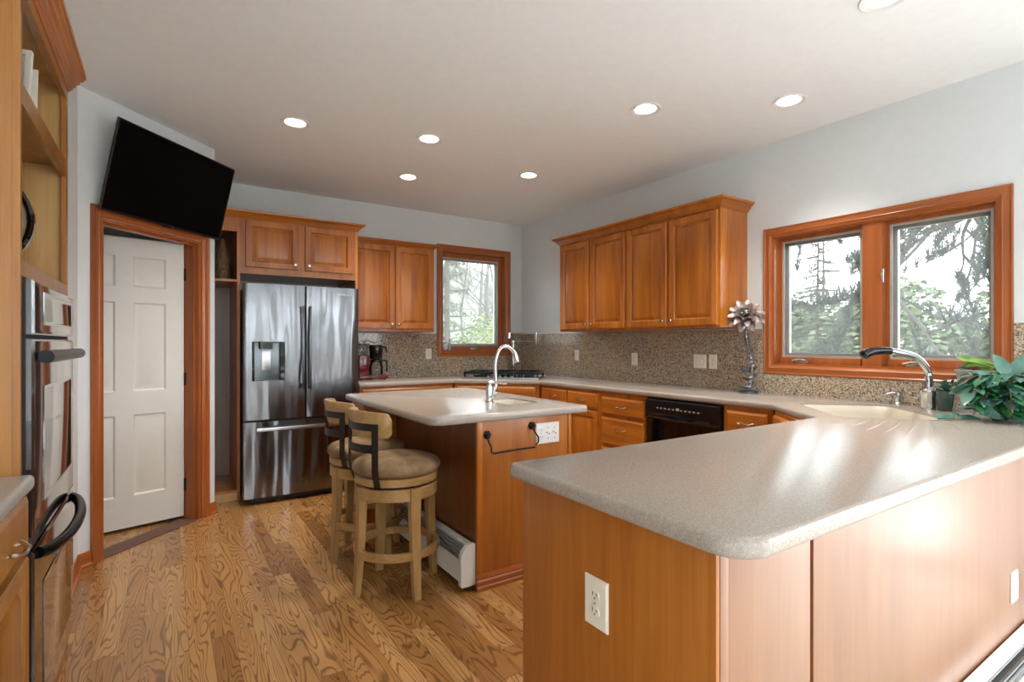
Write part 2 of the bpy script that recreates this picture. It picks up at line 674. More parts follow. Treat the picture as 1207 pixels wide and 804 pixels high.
# back wall with the single window opening
BX0, BX1, BZ0, BZ1 = 2.61, 3.465, 1.185, 2.335
mb = MB()
mb.box(XL - 0.3, BX0, YB, YB + 0.15, 0, H)
mb.box(BX1, XR, YB, YB + 0.15, 0, H)
mb.box(BX0, BX1, YB, YB + 0.15, 0, BZ0)
mb.box(BX0, BX1, YB, YB + 0.15, BZ1, H)
struct(mb.build('wall_back', 'wall_paint', smooth=0))
mb = MB()
mb.box(XL - 0.15, XL, YR, YB, 0, H)
struct(mb.build('wall_left', 'wall_paint', smooth=0))
mb = MB()
mb.box(XL + 0.001, -0.414, 2.835, 2.93, 0, H)
mb.box(-0.50, -0.414, 2.93, 3.845, 0, H)
struct(mb.build('wall_oven', 'wall_paint', smooth=0))
# rear wall behind the camera: two wide patio door openings
mb = MB()
segs = [(XL - 0.15, -0.75), (0.98, 1.5), (3.15, XR + 0.15)]
for a, b in segs:
    mb.box(a, b, YR - 0.12, YR, 0, H)
for a, b in ((-0.75, 0.98), (1.5, 3.15)):
    mb.box(a, b, YR - 0.12, YR, 2.25, H)
struct(mb.build('wall_rear', 'wall_paint', smooth=0))
for n_, (a, b) in enumerate(((-0.75, 0.98), (1.5, 3.15))):
    mb = MB()
    for x0, x1 in ((a, a + 0.09), ((a + b) / 2 - 0.05, (a + b) / 2 + 0.05), (b - 0.09, b)):
        mb.box(x0, x1, YR - 0.07, YR - 0.02, 0, 2.25, 0.004)
    for z0, z1 in ((0, 0.1), (2.15, 2.25)):
        for x0, x1 in ((a + 0.09, (a + b) / 2 - 0.05), ((a + b) / 2 + 0.05, b - 0.09)):
            mb.box(x0, x1, YR - 0.07, YR - 0.02, z0, z1, 0.004)
    struct(mb.build('door_%d' % (n_ + 2), 'red_trim'))

for nm, x, y0, y1, z0, z1 in (('door_4', XR + 0.06, SDY0, SDY1, 0.0, 2.25),):
    mb = MB()
    ym = (y0 + y1) / 2
    for a, b in ((y0, y0 + 0.09), (ym - 0.05, ym + 0.05), (y1 - 0.09, y1)):
        mb.box(x - 0.025, x + 0.025, a, b, z0, z1, 0.004)
    for a, b in ((z0, z0 + 0.1), (z1 - 0.1, z1)):
        mb.box(x - 0.025, x + 0.025, y0 + 0.09, ym - 0.05, a, b, 0.004)
        mb.box(x - 0.025, x + 0.025, ym + 0.05, y1 - 0.09, a, b, 0.004)
    struct(mb.build(nm, 'red_trim'))

# pantry wall at 45 degrees with the doorway
A45 = PI / 4
PO = (-0.412, 3.838, 0)
DT0, DT1, DZ = 0.130, 0.885, 2.02
root = sthing('wall_pantry', PO, A45)
mb = MB()
mb.box(-0.02, DT0, 0, 0.12, 0, H)
mb.box(DT1, 1.022, 0, 0.12, 0, H)
mb.box(DT0, DT1, 0, 0.12, DZ, H)
mb.build('wall_surface', 'wall_paint', root, smooth=0)
mb = MB()
mb.box(0.19, 0.3105, 4.565, YB, 0, H)
struct(mb.build('wall_niche', 'wall_paint', smooth=0))


def casing_profile(w, t):
    """moulded casing section: (across, out)"""
    return [(0, 0), (0, t), (w * 0.12, t), (w * 0.2, t * 0.8), (w * 0.55, t * 0.78), (w * 0.68, t * 0.95), (w * 0.8, t * 0.7), (w * 0.92, t * 0.55), (w, t * 0.5), (w, 0)]


def casing(parent, x0, x1, z0, z1, w, t, mat_v, mat_h, sides='LRTB'):
    """picture-frame casing around an opening in the local xz plane, standing out towards -y; outer edges are x0..z1"""
    pf = casing_profile(w, t)
    if 'L' in sides:
        mb = MB()
        mb.rings([[(x0 + a, -o, (z0 + a) if 'B' in sides else z0) for a, o in pf], [(x0 + a, -o, z1 - a) for a, o in pf]])
        mb.build('casing', mat_v, parent)
    if 'R' in sides:
        mb = MB()
        mb.rings([[(x1 - a, -o, (z0 + a) if 'B' in sides else z0) for a, o in pf], [(x1 - a, -o, z1 - a) for a, o in pf]])
        mb.build('casing', mat_v, parent)
    if 'T' in sides:
        mb = MB()
        mb.rings([[(x0 + a, -o, z1 - a) for a, o in pf], [(x1 - a, -o, z1 - a) for a, o in pf]])
        mb.build('casing', mat_h, parent)
    if 'B' in sides:
        mb = MB()
        mb.rings([[(x0 + a, -o, z0 + a) for a, o in pf], [(x1 - a, -o, z0 + a) for a, o in pf]])
        mb.build('casing', mat_h, parent)


tr_ = sthing('trim_1', PO, A45)
casing(tr_, DT0 - 0.062, DT1 + 0.068, 0, DZ + 0.068, 0.066, 0.02, 'red_trim', 'red_trim_horizontal', 'LRT')
mb = MB()
mb.box(DT0, DT0 + 0.018, -0.002, 0.122, 0, DZ)
mb.box(DT1 - 0.018, DT1, -0.002, 0.122, 0, DZ)
mb.box(DT0 + 0.018, DT1 - 0.018, -0.002, 0.122, DZ - 0.018, DZ)
mb.box(DT1 - 0.032, DT1 - 0.018, 0.03, 0.07, 0, DZ - 0.018)
mb.box(DT0 + 0.018, DT1 - 0.018, 0.03, 0.07, DZ - 0.032, DZ - 0.018)
mb.build('door_jamb', 'red_trim', tr_)
mb = MB()
mb.box(DT0 + 0.018, DT1 - 0.018, -0.004, 0.13, 0.0, 0.006)
mb.build('threshold', 'threshold', tr_)

# white six-panel door, ajar, hinged on its right
HX, HY = DT1 - 0.020, 0.125
dr = sthing('door_1', tuple(Matrix.Rotation(A45, 4, 'Z') @ Vector((HX, HY, 0)) + Vector(PO)), A45 - math.radians(30))
DW = 0.715
mb = MB()
cols = [(0.012, 0.115), (0, 0)]
st, mid = 0.112, 0.10
pw = (DW - 2 * st - mid) / 2
xs = [(-DW + st, -DW + st + pw), (-st - pw, -st)]
zs = [(0.235, 0.79), (0.95, 1.56), (1.665, 1.875)]
mb.box(-DW, 0, 0.004, 0.036, 0.022, 2.0)
# front skin with sunk panels
grid_x = [-DW, xs[0][0], xs[0][1], xs[1][0], xs[1][1], 0]
grid_z = [0.022, zs[0][0], zs[0][1], zs[1][0], zs[1][1], zs[2][0], zs[2][1], 2.0]
for i in range(5):
    for j in range(7):
        if i in (1, 3) and j in (1, 3, 5):
            continue
        mb.box(grid_x[i], grid_x[i + 1], -0.006, 0.0045, grid_z[j], grid_z[j + 1])
body = mb.build('door_leaf', 'door_white', dr, smooth=20)
for (x0, x1) in xs:
    for (z0, z1) in zs:
        mb = MB()
        mb.rings([rect(x0, x1, z0, z1, 0.0, -0.006), rect(x0, x1, z0, z1, 0.012, 0.003), rect(x0, x1, z0, z1, 0.022, 0.003),
                  rect(x0, x1, z0, z1, 0.045, -0.004)], False, True)
        mb.build('panel', 'door_white', dr, smooth=20)
for z in (0.25, 1.02, 1.78):
    mb = MB()
    mb.lathe([(0.006, z - 0.045), (0.006, z + 0.045)], (0.006, -0.012, 0), 10)
    mb.box(0.0, 0.016, -0.012, -0.0065, z - 0.045, z + 0.045)
    mb.build('hinge', 'iron', dr)

# baseboards
def baseboard(name, p, rz, length, mat='red_trim_horizontal', h=0.085):
    r_ = MB()
    r_.extr([(0, 0), (0, h), (-0.006, h), (-0.012, h - 0.018), (-0.014, h - 0.03), (-0.014, 0.02), (-0.024, 0.012), (-0.024, 0)], 0, length)
    return struct(r_.build(name, mat, loc=p, rot=(0, 0, rz)))


baseboard('baseboard_pantry', PO, A45, DT0 - 0.064)
e = Vector(PO) + Vector((math.cos(A45), math.sin(A45), 0)) * (DT1 + 0.07)
baseboard('baseboard_niche', tuple(e), A45, 1.03 - DT1 - 0.07)
baseboard('baseboard_left', (-0.414, 2.95, 0), PI / 2, 0.88)


# ------------------------------------------------------------------ windows
def window(name, loc, rz, x0, x1, z0, z1, lites, depth=0.15, sash_w=0.022):
    """opening x0..x1, z0..z1 in the local frame whose -y looks into the room"""
    w_ = sthing(name, loc, rz)
    casing(w_, x0 - 0.062, x1 + 0.062, z0 - 0.062, z1 + 0.062, 0.064, 0.02, 'red_trim', 'red_trim_horizontal')
    mb = MB()
    mb.box(x0, x0 + 0.012, -0.002, depth, z0, z1)
    mb.box(x1 - 0.012, x1, -0.002, depth, z0, z1)
    mb.box(x0 + 0.012, x1 - 0.012, -0.002, depth, z1 - 0.012, z1)
    mb.box(x0 + 0.012, x1 - 0.012, -0.002, depth, z0, z0 + 0.014)
    for a, b in zip(lites, lites[1:]):
        mb.box(a[1], b[0], 0.012, depth, z0 + 0.014, z1 - 0.012)
    mb.build('window_jamb', 'red_trim', w_)
    for a, b in lites:
        a0, b0, c0, d0 = a, b, z0 + 0.014, z1 - 0.012
        if a0 < x0 + 0.05:
            a0 = x0 + 0.012
        if b0 > x1 - 0.05:
            b0 = x1 - 0.012
        mb = MB()       # wooden stop and sash
        il = min(sash_w, 0.022)
        for i, y0, y1 in ((sash_w, 0.062, depth), ):
            mb.box(a0, a0 + il, y0, y1, c0, d0)
            mb.box(b0 - i, b0, y0, y1, c0, d0)
            mb.box(a0 + il, b0 - i, y0, y1, d0 - i, d0)
            mb.box(a0 + il, b0 - i, y0 - 0.02, y1, c0, c0 + 0.046, 0.004)
        sash = mb.build('sash', 'red_trim', w_)
        i = sash_w
        mb = MB()       # grey screen frame
        for q in (0.014,):
            mb.box(a0 + il, a0 + il + q, 0.066, 0.078, c0 + 0.046, d0 - i)
            mb.box(b0 - i - q, b0 - i, 0.066, 0.078, c0 + 0.046, d0 - i)
            mb.box(a0 + il + q, b0 - i - q, 0.066, 0.078, d0 - i - q, d0 - i)
            mb.box(a0 + il + q, b0 - i - q, 0.066, 0.078, c0 + 0.046, c0 + 0.046 + q)
        sf = mb.build('screen_frame', 'screen_frame', sash)
        mb = MB()
        mb.box(a0 + il + 0.012, b0 - i - 0.012, 0.0715, 0.0725, c0 + 0.058, d0 - i - 0.012)
        mb.build('insect_screen', 'insect_mesh', sf and sash, smooth=0)
        mb = MB()       # outer grey glazing frame and the pane
        for q in (0.03,):
            mb.box(a0 + il, a0 + il + q, 0.1, 0.13, c0 + 0.046, d0 - i)
            mb.box(b0 - i - q, b0 - i, 0.1, 0.13, c0 + 0.046, d0 - i)
            mb.box(a0 + il + q, b0 - i - q, 0.1, 0.13, d0 - i - q, d0 - i)
            mb.box(a0 + il + q, b0 - i - q, 0.1, 0.13, c0 + 0.046, c0 + 0.046 + q)
        mb.build('glazing_frame', 'screen_frame', sash)
        mb = MB()
        mb.box(a0 + il + 0.02, b0 - i - 0.02, 0.113, 0.117, c0 + 0.06, d0 - i - 0.02)
        mb.build('pane', 'pane_glass', sash, smooth=0)
        # crank
        cxm = a0 + (b0 - a0) * (0.32 if len(lites) > 1 else 0.5)
        mb = MB()
        mb.box(cxm - 0.05, cxm + 0.05, 0.012, 0.045, c0, c0 + 0.024, 0.006)
        mb.tube([(cxm + 0.03, 0.02, c0 + 0.028), (cxm - 0.02, 0.012, c0 + 0.034), (cxm - 0.06, 0.010, c0 + 0.022)], 0.007, 8)
        mb.build('crank_handle', 'nickel', w_)
    # casement lock on the right-hand jamb
    a, b = lites[-1]
    lx = a + 0.006 if len(lites) > 1 else x1 - 0.016
    lz = z0 + (z1 - z0) * (0.62 if len(lites) > 1 else 0.12)
    mb = MB()
    mb.box(lx - 0.006, lx + 0.006, 0.0, 0.012, lz - 0.045, lz + 0.045, 0.003)
    mb.tube([(lx, 0.0, lz - 0.02), (lx, -0.014, lz + 0.02)], 0.006, 8)
    mb.build('casement_lock', 'nickel', w_)
    return w_


# right wall: local x runs towards -Y
window('window_1', (XR, 0, 0), -PI / 2, -WY1, -WY0, WZ0, WZ1, [(-WY1 + 0.012, -1.585), (-1.475, -WY0 - 0.012)])
window('window_2', (0, YB, 0), 0, BX0, BX1, BZ0, BZ1, [(BX0 + 0.012, BX1 - 0.012)], sash_w=0.055)

# ------------------------------------------------------------------ granite splash
mb = MB()
mb.box(3.684, 3.699, 0.56, 5.404, 0.914, 1.056)
mb.box(3.684, 3.699, 2.234, 5.404, 1.056, 1.385)
mb.box(3.684, 3.699, 0.56, 0.861, 1.056, 1.385)
tag(mb.build('granite_backsplash', 'granite', smooth=0), 'speckled granite backsplash on the wall with the double window', 'backsplash')
mb = MB()
mb.box(1.475, 3.684, 5.404, 5.419, 0.914, 1.121)
mb.box(1.475, 2.546, 5.404, 5.419, 1.121, 1.385)
mb.box(3.529, 3.684, 5.404, 5.419, 1.121, 1.385)
tag(mb.build('granite_backsplash', 'granite', smooth=0), 'speckled granite backsplash behind the coffee maker and cooktop', 'backsplash')


# ------------------------------------------------------------------ cabinet parts (local frame: front at y=0 looking to -y)
def knob(parent, x, z, y=-0.022):
    mb = MB()
    mb.lathe([(0.006, y + 0.003), (0.006, y - 0.010), (0.013, y - 0.016), (0.016, y - 0.022), (0.013, y - 0.028), (0.004, y - 0.030)], (x, 0, z), 14, 'y')
    o = mb.build('knob', 'nickel', parent)
    o['label'] = 'brushed nickel knob'
    return o


def pull(parent, x, z, w=0.10, y=-0.022):
    mb = MB()
    pts = []
    for i in range(13):
        k = i / 12 * 2 - 1
        pts.append((x + k * w / 2 * 1.12, y - 0.026 * (1 - abs(k) ** 2.5) - 0.004, z + 0.004 * math.cos(k * 6)))
    mb.tube(pts, [0.004 + 0.0025 * abs(i / 6 - 1) for i in range(13)], 8)
    for k in (-1, 1):
        mb.tube([(x + k * w / 2, y + 0.001, z), (x + k * w / 2, y - 0.018, z)], 0.005, 8)
    o = mb.build('pull_handle', 'nickel', parent)
    o['label'] = 'curved nickel pull'
    return o


def raised_door(parent, x0, x1, z0, z1, knob_side=None, knob_z='low', fw=0.058, t=0.02):
    y = -t
    mb = MB()
    mb.rings([rect(x0, x1, z0, z1, 0, 0.0), rect(x0, x1, z0, z1, 0, y + 0.005), rect(x0, x1, z0, z1, 0.005, y),
              rect(x0, x1, z0, z1, fw - 0.010, y), rect(x0, x1, z0, z1, fw - 0.004, y + 0.005), rect(x0, x1, z0, z1, fw, y + 0.014)], True, False)
    d = mb.build('door', 'cherry', parent, smooth=25)
    mb = MB()
    mb.rings([rect(x0, x1, z0, z1, fw - 0.001, y + 0.0142), rect(x0, x1, z0, z1, fw + 0.006, y + 0.0142),
              rect(x0, x1, z0, z1, fw + 0.032, y + 0.002), rect(x0, x1, z0, z1, fw + 0.036, y + 0.001)], False, True)
    mb.build('raised_panel', 'cherry', d, smooth=25)
    if knob_side:
        kx = x0 + 0.03 if knob_side == 'L' else x1 - 0.03
        knob(d, kx, z0 + 0.045 if knob_z == 'low' else z1 - 0.045, y)
    return d


def drawer(parent, x0, x1, z0, z1, handle=True, t=0.02, hz=None):
    y = -t
    mb = MB()
    mb.rings([rect(x0, x1, z0, z1, 0, 0.0), rect(x0, x1, z0, z1, 0, y + 0.008), rect(x0, x1, z0, z1, 0.006, y + 0.004),
              rect(x0, x1, z0, z1, 0.014, y), rect(x0, x1, z0, z1, 0.016, y)], True, True)
    d = mb.build('drawer', 'cherry_horizontal', parent, smooth=25)
    if handle:
        pull(d, (x0 + x1) / 2, hz if hz else (z0 + z1) / 2, 0.095, y)
    return d


def carcass(parent, w, depth, z0, z1, kick=True, mat='cherry'):
    mb = MB()
    if kick:
        mb.box(0, w, 0, depth, z0 + 0.10, z1)
        mb.box(0.002, w - 0.002, 0.07, depth, z0, z0 + 0.10)
    else:
        mb.box(0, w, 0, depth, z0, z1)
    return mb.build('carcass', mat, parent)


def crown_profile(s=1.0):
    # (out, up) from the face line
    return [(0, 0), (0.008 * s, 0), (0.012 * s, 0.012 * s), (0.022 * s, 0.02 * s), (0.034 * s, 0.038 * s), (0.048 * s, 0.048 * s), (0.058 * s, 0.052 * s), (0.06 * s, 0.066 * s), (0, 0.066 * s)]


def crown_run(mb, pts, z, s=1.0):
    """mitred crown along a polyline (outward is on the right-hand side of travel)"""
    pf = crown_profile(s)
    n = len(pts)
    loops = []
    for i, p in enumerate(pts):
        p = Vector(p)
        ds = []
        if i > 0:
            ds.append((p - Vector(pts[i - 1])).normalized())
        if i < n - 1:
            ds.append((Vector(pts[i + 1]) - p).normalized())
        ns = [Vector((d.y, -d.x)) for d in ds]
        b = ns[0] if len(ns) == 1 else (ns[0] + ns[1]) / (1 + ns[0].dot(ns[1]))
        loops.append([(p.x + b.x * o, p.y + b.y * o, z + u) for o, u in pf])
    mb.rings(loops)
    return mb


# ------------------------------------------------------------------ base cabinets
TB = 0.874       # underside of the worktops
# back run, beside the refrigerator
c = thing('base_cabinet', 'cherry base cabinet under the coffee maker, beside the refrigerator', 'cabinet', (1.49, 4.815, 0))
carcass(c, 0.952, 0.60, 0, TB - 0.001)
drawer(c, 0.02, 0.93, 0.71, 0.85)
raised_door(c, 0.02, 0.468, 0.12, 0.69, 'R', 'high')
raised_door(c, 0.482, 0.93, 0.12, 0.69, 'L', 'high')
# diagonal cabinet under the cooktop: front mid-point set back from the worktop edge
q = 0.7071
L0 = Vector((2.455, 4.812, 0))
c = thing('base_cabinet', 'cherry corner base cabinet set diagonally under the cooktop', 'cabinet', tuple(L0), -PI / 4)
wd = 0.872
mb = MB()
mb.prism([(0.003, 0), (wd - 0.003, 0), (wd + 0.4, 0.41), (wd + 0.40, 0.44), (wd / 2, 1.24), (-0.40, 0.44), (-0.40, 0.41)], 0.10, TB - 0.001)
mb.prism([(0.06, 0.07), (wd - 0.06, 0.07), (wd / 2, 0.9)], 0, 0.10)
mb.build('carcass', 'cherry', c)
drawer(c, 0.03, wd - 0.03, 0.72, 0.85, False)
raised_door(c, 0.03, wd / 2 - 0.006, 0.12, 0.70, 'R', 'high')
raised_door(c, wd / 2 + 0.006, wd - 0.03, 0.12, 0.70, 'L', 'high')
# right run (local x runs towards -Y, so x = Y0 - Y)
XF = 3.09
c = thing('base_cabinet', 'cherry base cabinet with two small drawers over doors, next to the cooktop corner', 'cabinet', (XF, 4.175, 0), -PI / 2)
carcass(c, 0.835, 0.594, 0, TB - 0.001)
drawer(c, 0.012, 0.40, 0.715, 0.848)
drawer(c, 0.412, 0.815, 0.715, 0.848)
raised_door(c, 0.012, 0.40, 0.12, 0.695, 'R', 'high')
raised_door(c, 0.412, 0.815, 0.12, 0.695, 'L', 'high')
c = thing('base_cabinet', 'cherry drawer cabinet directly left of the black dishwasher', 'cabinet', (XF, 3.339, 0), -PI / 2)
carcass(c, 0.524, 0.594, 0, TB - 0.001)
drawer(c, 0.03, 0.505, 0.69, 0.83)
drawer(c, 0.03, 0.505, 0.44, 0.66, hz=0.575)
drawer(c, 0.03, 0.505, 0.13, 0.41)
# dishwasher
c = thing('dishwasher', 'black built-in dishwasher under the worktop', 'dishwasher', (XF, 2.813, 0), -PI / 2)
mb = MB()
mb.box(0.004, 0.664, 0.0, 0.57, 0.10, 0.866)
mb.box(0.02, 0.65, 0.06, 0.5, 0.0, 0.10)
mb.build('body', 'black_matte', c)
mb = MB()
mb.box(0.012, 0.655, -0.028, 0.0, 0.115, 0.715, 0.006)
mb.build('door', 'black_gloss', c)
mb = MB()
mb.extr([(0, 0.718), (-0.03, 0.718), (-0.036, 0.73), (-0.030, 0.852), (-0.022, 0.858), (0, 0.858)], 0.012, 0.655)
pn = mb.build('control_panel', 'black_plastic', c)
mb = MB()
pts = [(0.06 + 0.53 * i / 14, -0.040 - 0.018 * math.sin(PI * i / 14), 0.742 - 0.010 * math.sin(PI * i / 14)) for i in range(15)]
mb.tube(pts, 0.013, 8)
mb.build('handle', 'black_gloss', pn)
for k in range(11):
    mb = MB()
    x = 0.12 + 0.036 * k
    mb.box(x, x + (0.024 if k in (5,) else 0.016), -0.0355, -0.031, 0.795, 0.803 if k != 5 else 0.812)
    mb.build('button', 'grey_print', pn)
# drawer cabinet right of the dishwasher
c = thing('base_cabinet', 'narrow cherry drawer cabinet between the dishwasher and the sink corner', 'cabinet', (XF, 2.147, 0), -PI / 2)
carcass(c, 0.335, 0.594, 0, TB - 0.001)
drawer(c, 0.025, 0.31, 0.70, 0.84)
drawer(c, 0.025, 0.31, 0.12, 0.68)
# sink corner, looking towards (-1, +1)
c = thing('base_cabinet', 'cherry corner base cabinet set diagonally under the main sink', 'cabinet', (3.09, 1.808, 0), -PI * 3 / 4)
wd = 0.60
mb = MB()
mb.box(0.03, wd - 0.03, 0, 0.03, 0.10, TB - 0.001)
mb.box(0.03, wd - 0.03, 0.03, 0.55, 0.10, 0.58)
mb.box(0.06, wd - 0.06, 0.05, 0.45, 0, 0.10)
mb.build('carcass', 'cherry', c)
drawer(c, 0.05, wd - 0.05, 0.72, 0.85, False)
raised_door(c, 0.05, wd / 2 - 0.005, 0.12, 0.70, 'R', 'high')
raised_door(c, wd / 2 + 0.005, wd - 0.05, 0.12, 0.70, 'L', 'high')

# peninsula
PX, PY0, PY1 = 0.912, 0.652, 1.328
c = thing('peninsula_cabinet', 'cherry peninsula cabinet with plain panelled back in the foreground', 'cabinet', (0, 0, 0))
mb = MB()
mb.box(PX + 0.012, 2.62, PY0 + 0.017, PY1 - 0.02, 0.0, TB - 0.001)
mb.box(2.62, XR - 0.02, PY0 + 0.017, PY0 + 0.10, 0.0, TB - 0.001)
mb.build('carcass', 'tower_dark', c)
mb = MB()
mb.box(PX, PX + 0.012, PY0, PY1, 0.0, TB - 0.001, 0.002)
mb.build('end_panel', 'cherry_panel', c)
mb = MB()
mb.box(PX + 0.041, 1.272, PY0 + 0.002, PY0 + 0.0165, 0.0, TB - 0.001, 0.002)
mb.build('back_panel', 'cherry_panel_satin', c)
mb = MB()
mb.box(1.29, 3.68, PY0 + 0.004, PY0 + 0.0165, 0.0, TB - 0.001, 0.002)
mb.build('back_panel', 'cherry_panel_satin', c)
mb = MB()
mb.box(PX + 0.0125, PX + 0.040, PY0 - 0.001, PY0 + 0.0165, 0.0, TB - 0.001, 0.003)
mb.build('corner_stile', 'cherry_panel_satin', c)
mb = MB()
mb.box(PX + 0.02, 2.6, PY1 - 0.019, PY1, 0.10, TB - 0.001)
mb.build('front_panel', 'cherry', c)

# ------------------------------------------------------------------ main worktop with its moulded sink
def uv(u, v):
    return (q * (v + u), q * (v - u))


def rrect(u0, u1, v0, v1, r, n=5, f=None):
    pts = arc(u1 - r, v0 + r, r, -90, 0, n) + arc(u1 - r, v1 - r, r, 0, 90, n) + arc(u0 + r, v1 - r, r, 90, 180, n) + arc(u0 + r, v0 + r, r, 180, 270, n)
    return [f(*p) for p in pts] if f else pts


outline = ([(0.872 + 0.0, 1.325)] if False else [])
outline = arc(0.872 + 0.085, 0.563 + 0.085, 0.085, 180, 270, 10)
outline += [(3.683, 0.563), (3.683, 5.403), (1.478, 5.403), (1.478, 4.785), (2.44, 4.785), (3.065, 4.16), (3.065, 1.80), (2.69, 1.36)]
outline += arc(0.872 + 0.03, 1.36 - 0.03, 0.03, 90, 180, 5)
sink_hole = rrect(1.05, 1.545, 2.86, 3.52, 0.09, 6, uv)
ct = thing('worktop', 'long beige solid-surface worktop running round the walls and over the peninsula', 'worktop', (0, 0, 0))
slab_top(outline, TB, 0.915, [sink_hole], ct, 'top')
# bowl
mb = MB()
loops = []
for ins, z in ((-0.004, 0.909), (0.004, 0.90), (0.012, 0.86), (0.02, 0.76), (0.045, 0.715), (0.10, 0.705)):
    loops.append([(x, y, z) for x, y in rrect(1.05 + ins, 1.545 - ins, 2.86 + ins, 3.52 - ins, 0.09, 6, uv)])
mb.rings(loops, False, True)
mb.build('sink_bowl', 'sink_bone', ct, smooth=60)
mb = MB()
mb.lathe([(0.045, 0.7055), (0.045, 0.709), (0.03, 0.709), (0.02, 0.706)], (*uv(1.30, 3.19), 0), 20)
mb.build('drain', 'chrome', ct)
# raised ribs of the drainboard
for (a, b) in (((2.80, 1.205), (2.47, 1.21)), ((2.83, 1.17), (2.455, 1.12)), ((2.875, 1.125), (2.455, 1.035)), ((2.92, 1.085), (2.45, 0.965)),
               ((2.965, 1.045), (2.50, 0.905)), ((3.01, 1.0), (2.60, 0.845)), ((3.055, 0.955), (2.74, 0.80))):
    mb = MB()
    pts = []
    for i in range(7):
        k = i / 6
        pts.append((a[0] + (b[0] - a[0]) * k, a[1] + (b[1] - a[1]) * k - 0.012 * math.sin(PI * k), 0.9135))
    mb.tube(pts, [0.0022, 0.0045, 0.005, 0.005, 0.005, 0.0042, 0.0015], 8)
    mb.build('drainboard_rib', 'worktop', ct)

# ------------------------------------------------------------------ island
IX0, IX1, IY0, IY1 = 1.352, 1.965, 2.375, 3.80
c = thing('island_cabinet', 'cherry kitchen island cabinet carrying the prep sink worktop', 'cabinet', (0, 0, 0))
mb = MB()
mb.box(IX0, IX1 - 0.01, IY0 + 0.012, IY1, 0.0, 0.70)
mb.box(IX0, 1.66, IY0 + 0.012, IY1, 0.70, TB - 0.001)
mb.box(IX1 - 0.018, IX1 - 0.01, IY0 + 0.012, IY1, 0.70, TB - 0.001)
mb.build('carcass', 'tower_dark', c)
mb = MB()
mb.box(IX0 - 0.008, IX1, IY0, IY0 + 0.0125, 0.0, TB - 0.001, 0.002)
mb.build('end_panel', 'cherry_panel', c)
mb = MB()
mb.box(IX0 - 0.01, IX0 + 0.022, IY0 - 0.006, IY0 + 0.013, 0.0, TB - 0.001, 0.003)
mb.build('corner_stile', 'cherry', c)
mb = MB()
mb.box(IX1 - 0.018, IX1 + 0.004, IY0 - 0.006, IY0 + 0.013, 0.0, TB - 0.001, 0.003)
mb.build('corner_stile', 'cherry', c)
mb = MB()
mb.extr([(IY0 + 0.002, 0), (IY0 + 0.002, 0.082), (IY0 - 0.012, 0.082), (IY0 - 0.016, 0.066), (IY0 - 0.012, 0.058), (IY0 - 0.018, 0.05), (IY0 - 0.018, 0.032), (IY0 - 0.014, 0.026), (IY0 - 0.02, 0.018), (IY0 - 0.02, 0)], IX0 - 0.016, IX1 + 0.004)
mb.build('shoe_moulding', 'red_trim_horizontal', c)
mb = MB()
mb.box(1.12, IX0 - 0.0005, 3.53, 3.80, 0.0, TB - 0.001)
rc = mb.build('end_cupboard', 'cherry', c)
sub = bpy.data.objects.new('end_cupboard_front', None)
rc2 = MB()
rc2.rings([rect(1.13, 1.335, 0.70, 0.85, 0, 3.53), rect(1.13, 1.335, 0.70, 0.85, 0.004, 3.512), rect(1.13, 1.335, 0.70, 0.85, 0.012, 3.51)], True, True)
bpy.data.objects.remove(sub)
rc2.build('drawer', 'cherry_horizontal', rc, smooth=25)
rc2 = MB()
x0, x1, z0, z1 = 1.13, 1.335, 0.06, 0.685
rc2.rings([rect(x0, x1, z0, z1, 0, 3.53), rect(x0, x1, z0, z1, 0.004, 3.51), rect(x0, x1, z0, z1, 0.05, 3.51), rect(x0, x1, z0, z1, 0.056, 3.52),
           rect(x0, x1, z0, z1, 0.062, 3.52), rect(x0, x1, z0, z1, 0.085, 3.512)], True, True)
rc2.build('door', 'cherry', rc, smooth=25)
# fronts on the far, working side
for k in range(3):
    f = MB()
    y0 = IY0 + 0.04 + k * 0.46
    f.rings([[(IX1 - 0.01 + d, y0 + i, 0.12 + i), (IX1 - 0.01 + d, y0 + 0.44 - i, 0.12 + i), (IX1 - 0.01 + d, y0 + 0.44 - i, 0.84 - i), (IX1 - 0.01 + d, y0 + i, 0.84 - i)]
             for d, i in ((0, 0), (0.016, 0), (0.02, 0.005), (0.02, 0.05), (0.01, 0.06), (0.018, 0.09))], True, True)
    f.build('door', 'cherry', c, smooth=25)

ix0, ix1, iy0, iy1 = 1.077, 2.085, 2.345, 3.855
r = 0.05
iout = arc(ix0 + 0.07, iy0 + 0.07, 0.07, 180, 270, 7) + arc(ix1 - 0.03, iy0 + 0.03, 0.03, 270, 360, 5) + arc(ix1 - r, iy1 - r, r, 0, 90, 5) + arc(ix0 + r, iy1 - r, r, 90, 180, 5)
ih = rrect(1.70, 1.942, 2.62, 2.96, 0.05, 5)
it = thing('island_worktop', 'white-beige solid-surface island worktop with a small prep sink', 'worktop', (0, 0, 0))
slab_top(iout, TB, 0.915, [ih], it, 'top')
mb = MB()
loops = []
for ins, z in ((-0.004, 0.909), (0.004, 0.90), (0.01, 0.84), (0.03, 0.765), (0.07, 0.755)):
    loops.append([(x, y, z) for x, y in rrect(1.70 + ins, 1.942 - ins, 2.62 + ins, 2.96 - ins, 0.05, 5)])
mb.rings(loops, False, True)
mb.build('sink_bowl', 'sink_bone', it, smooth=60)

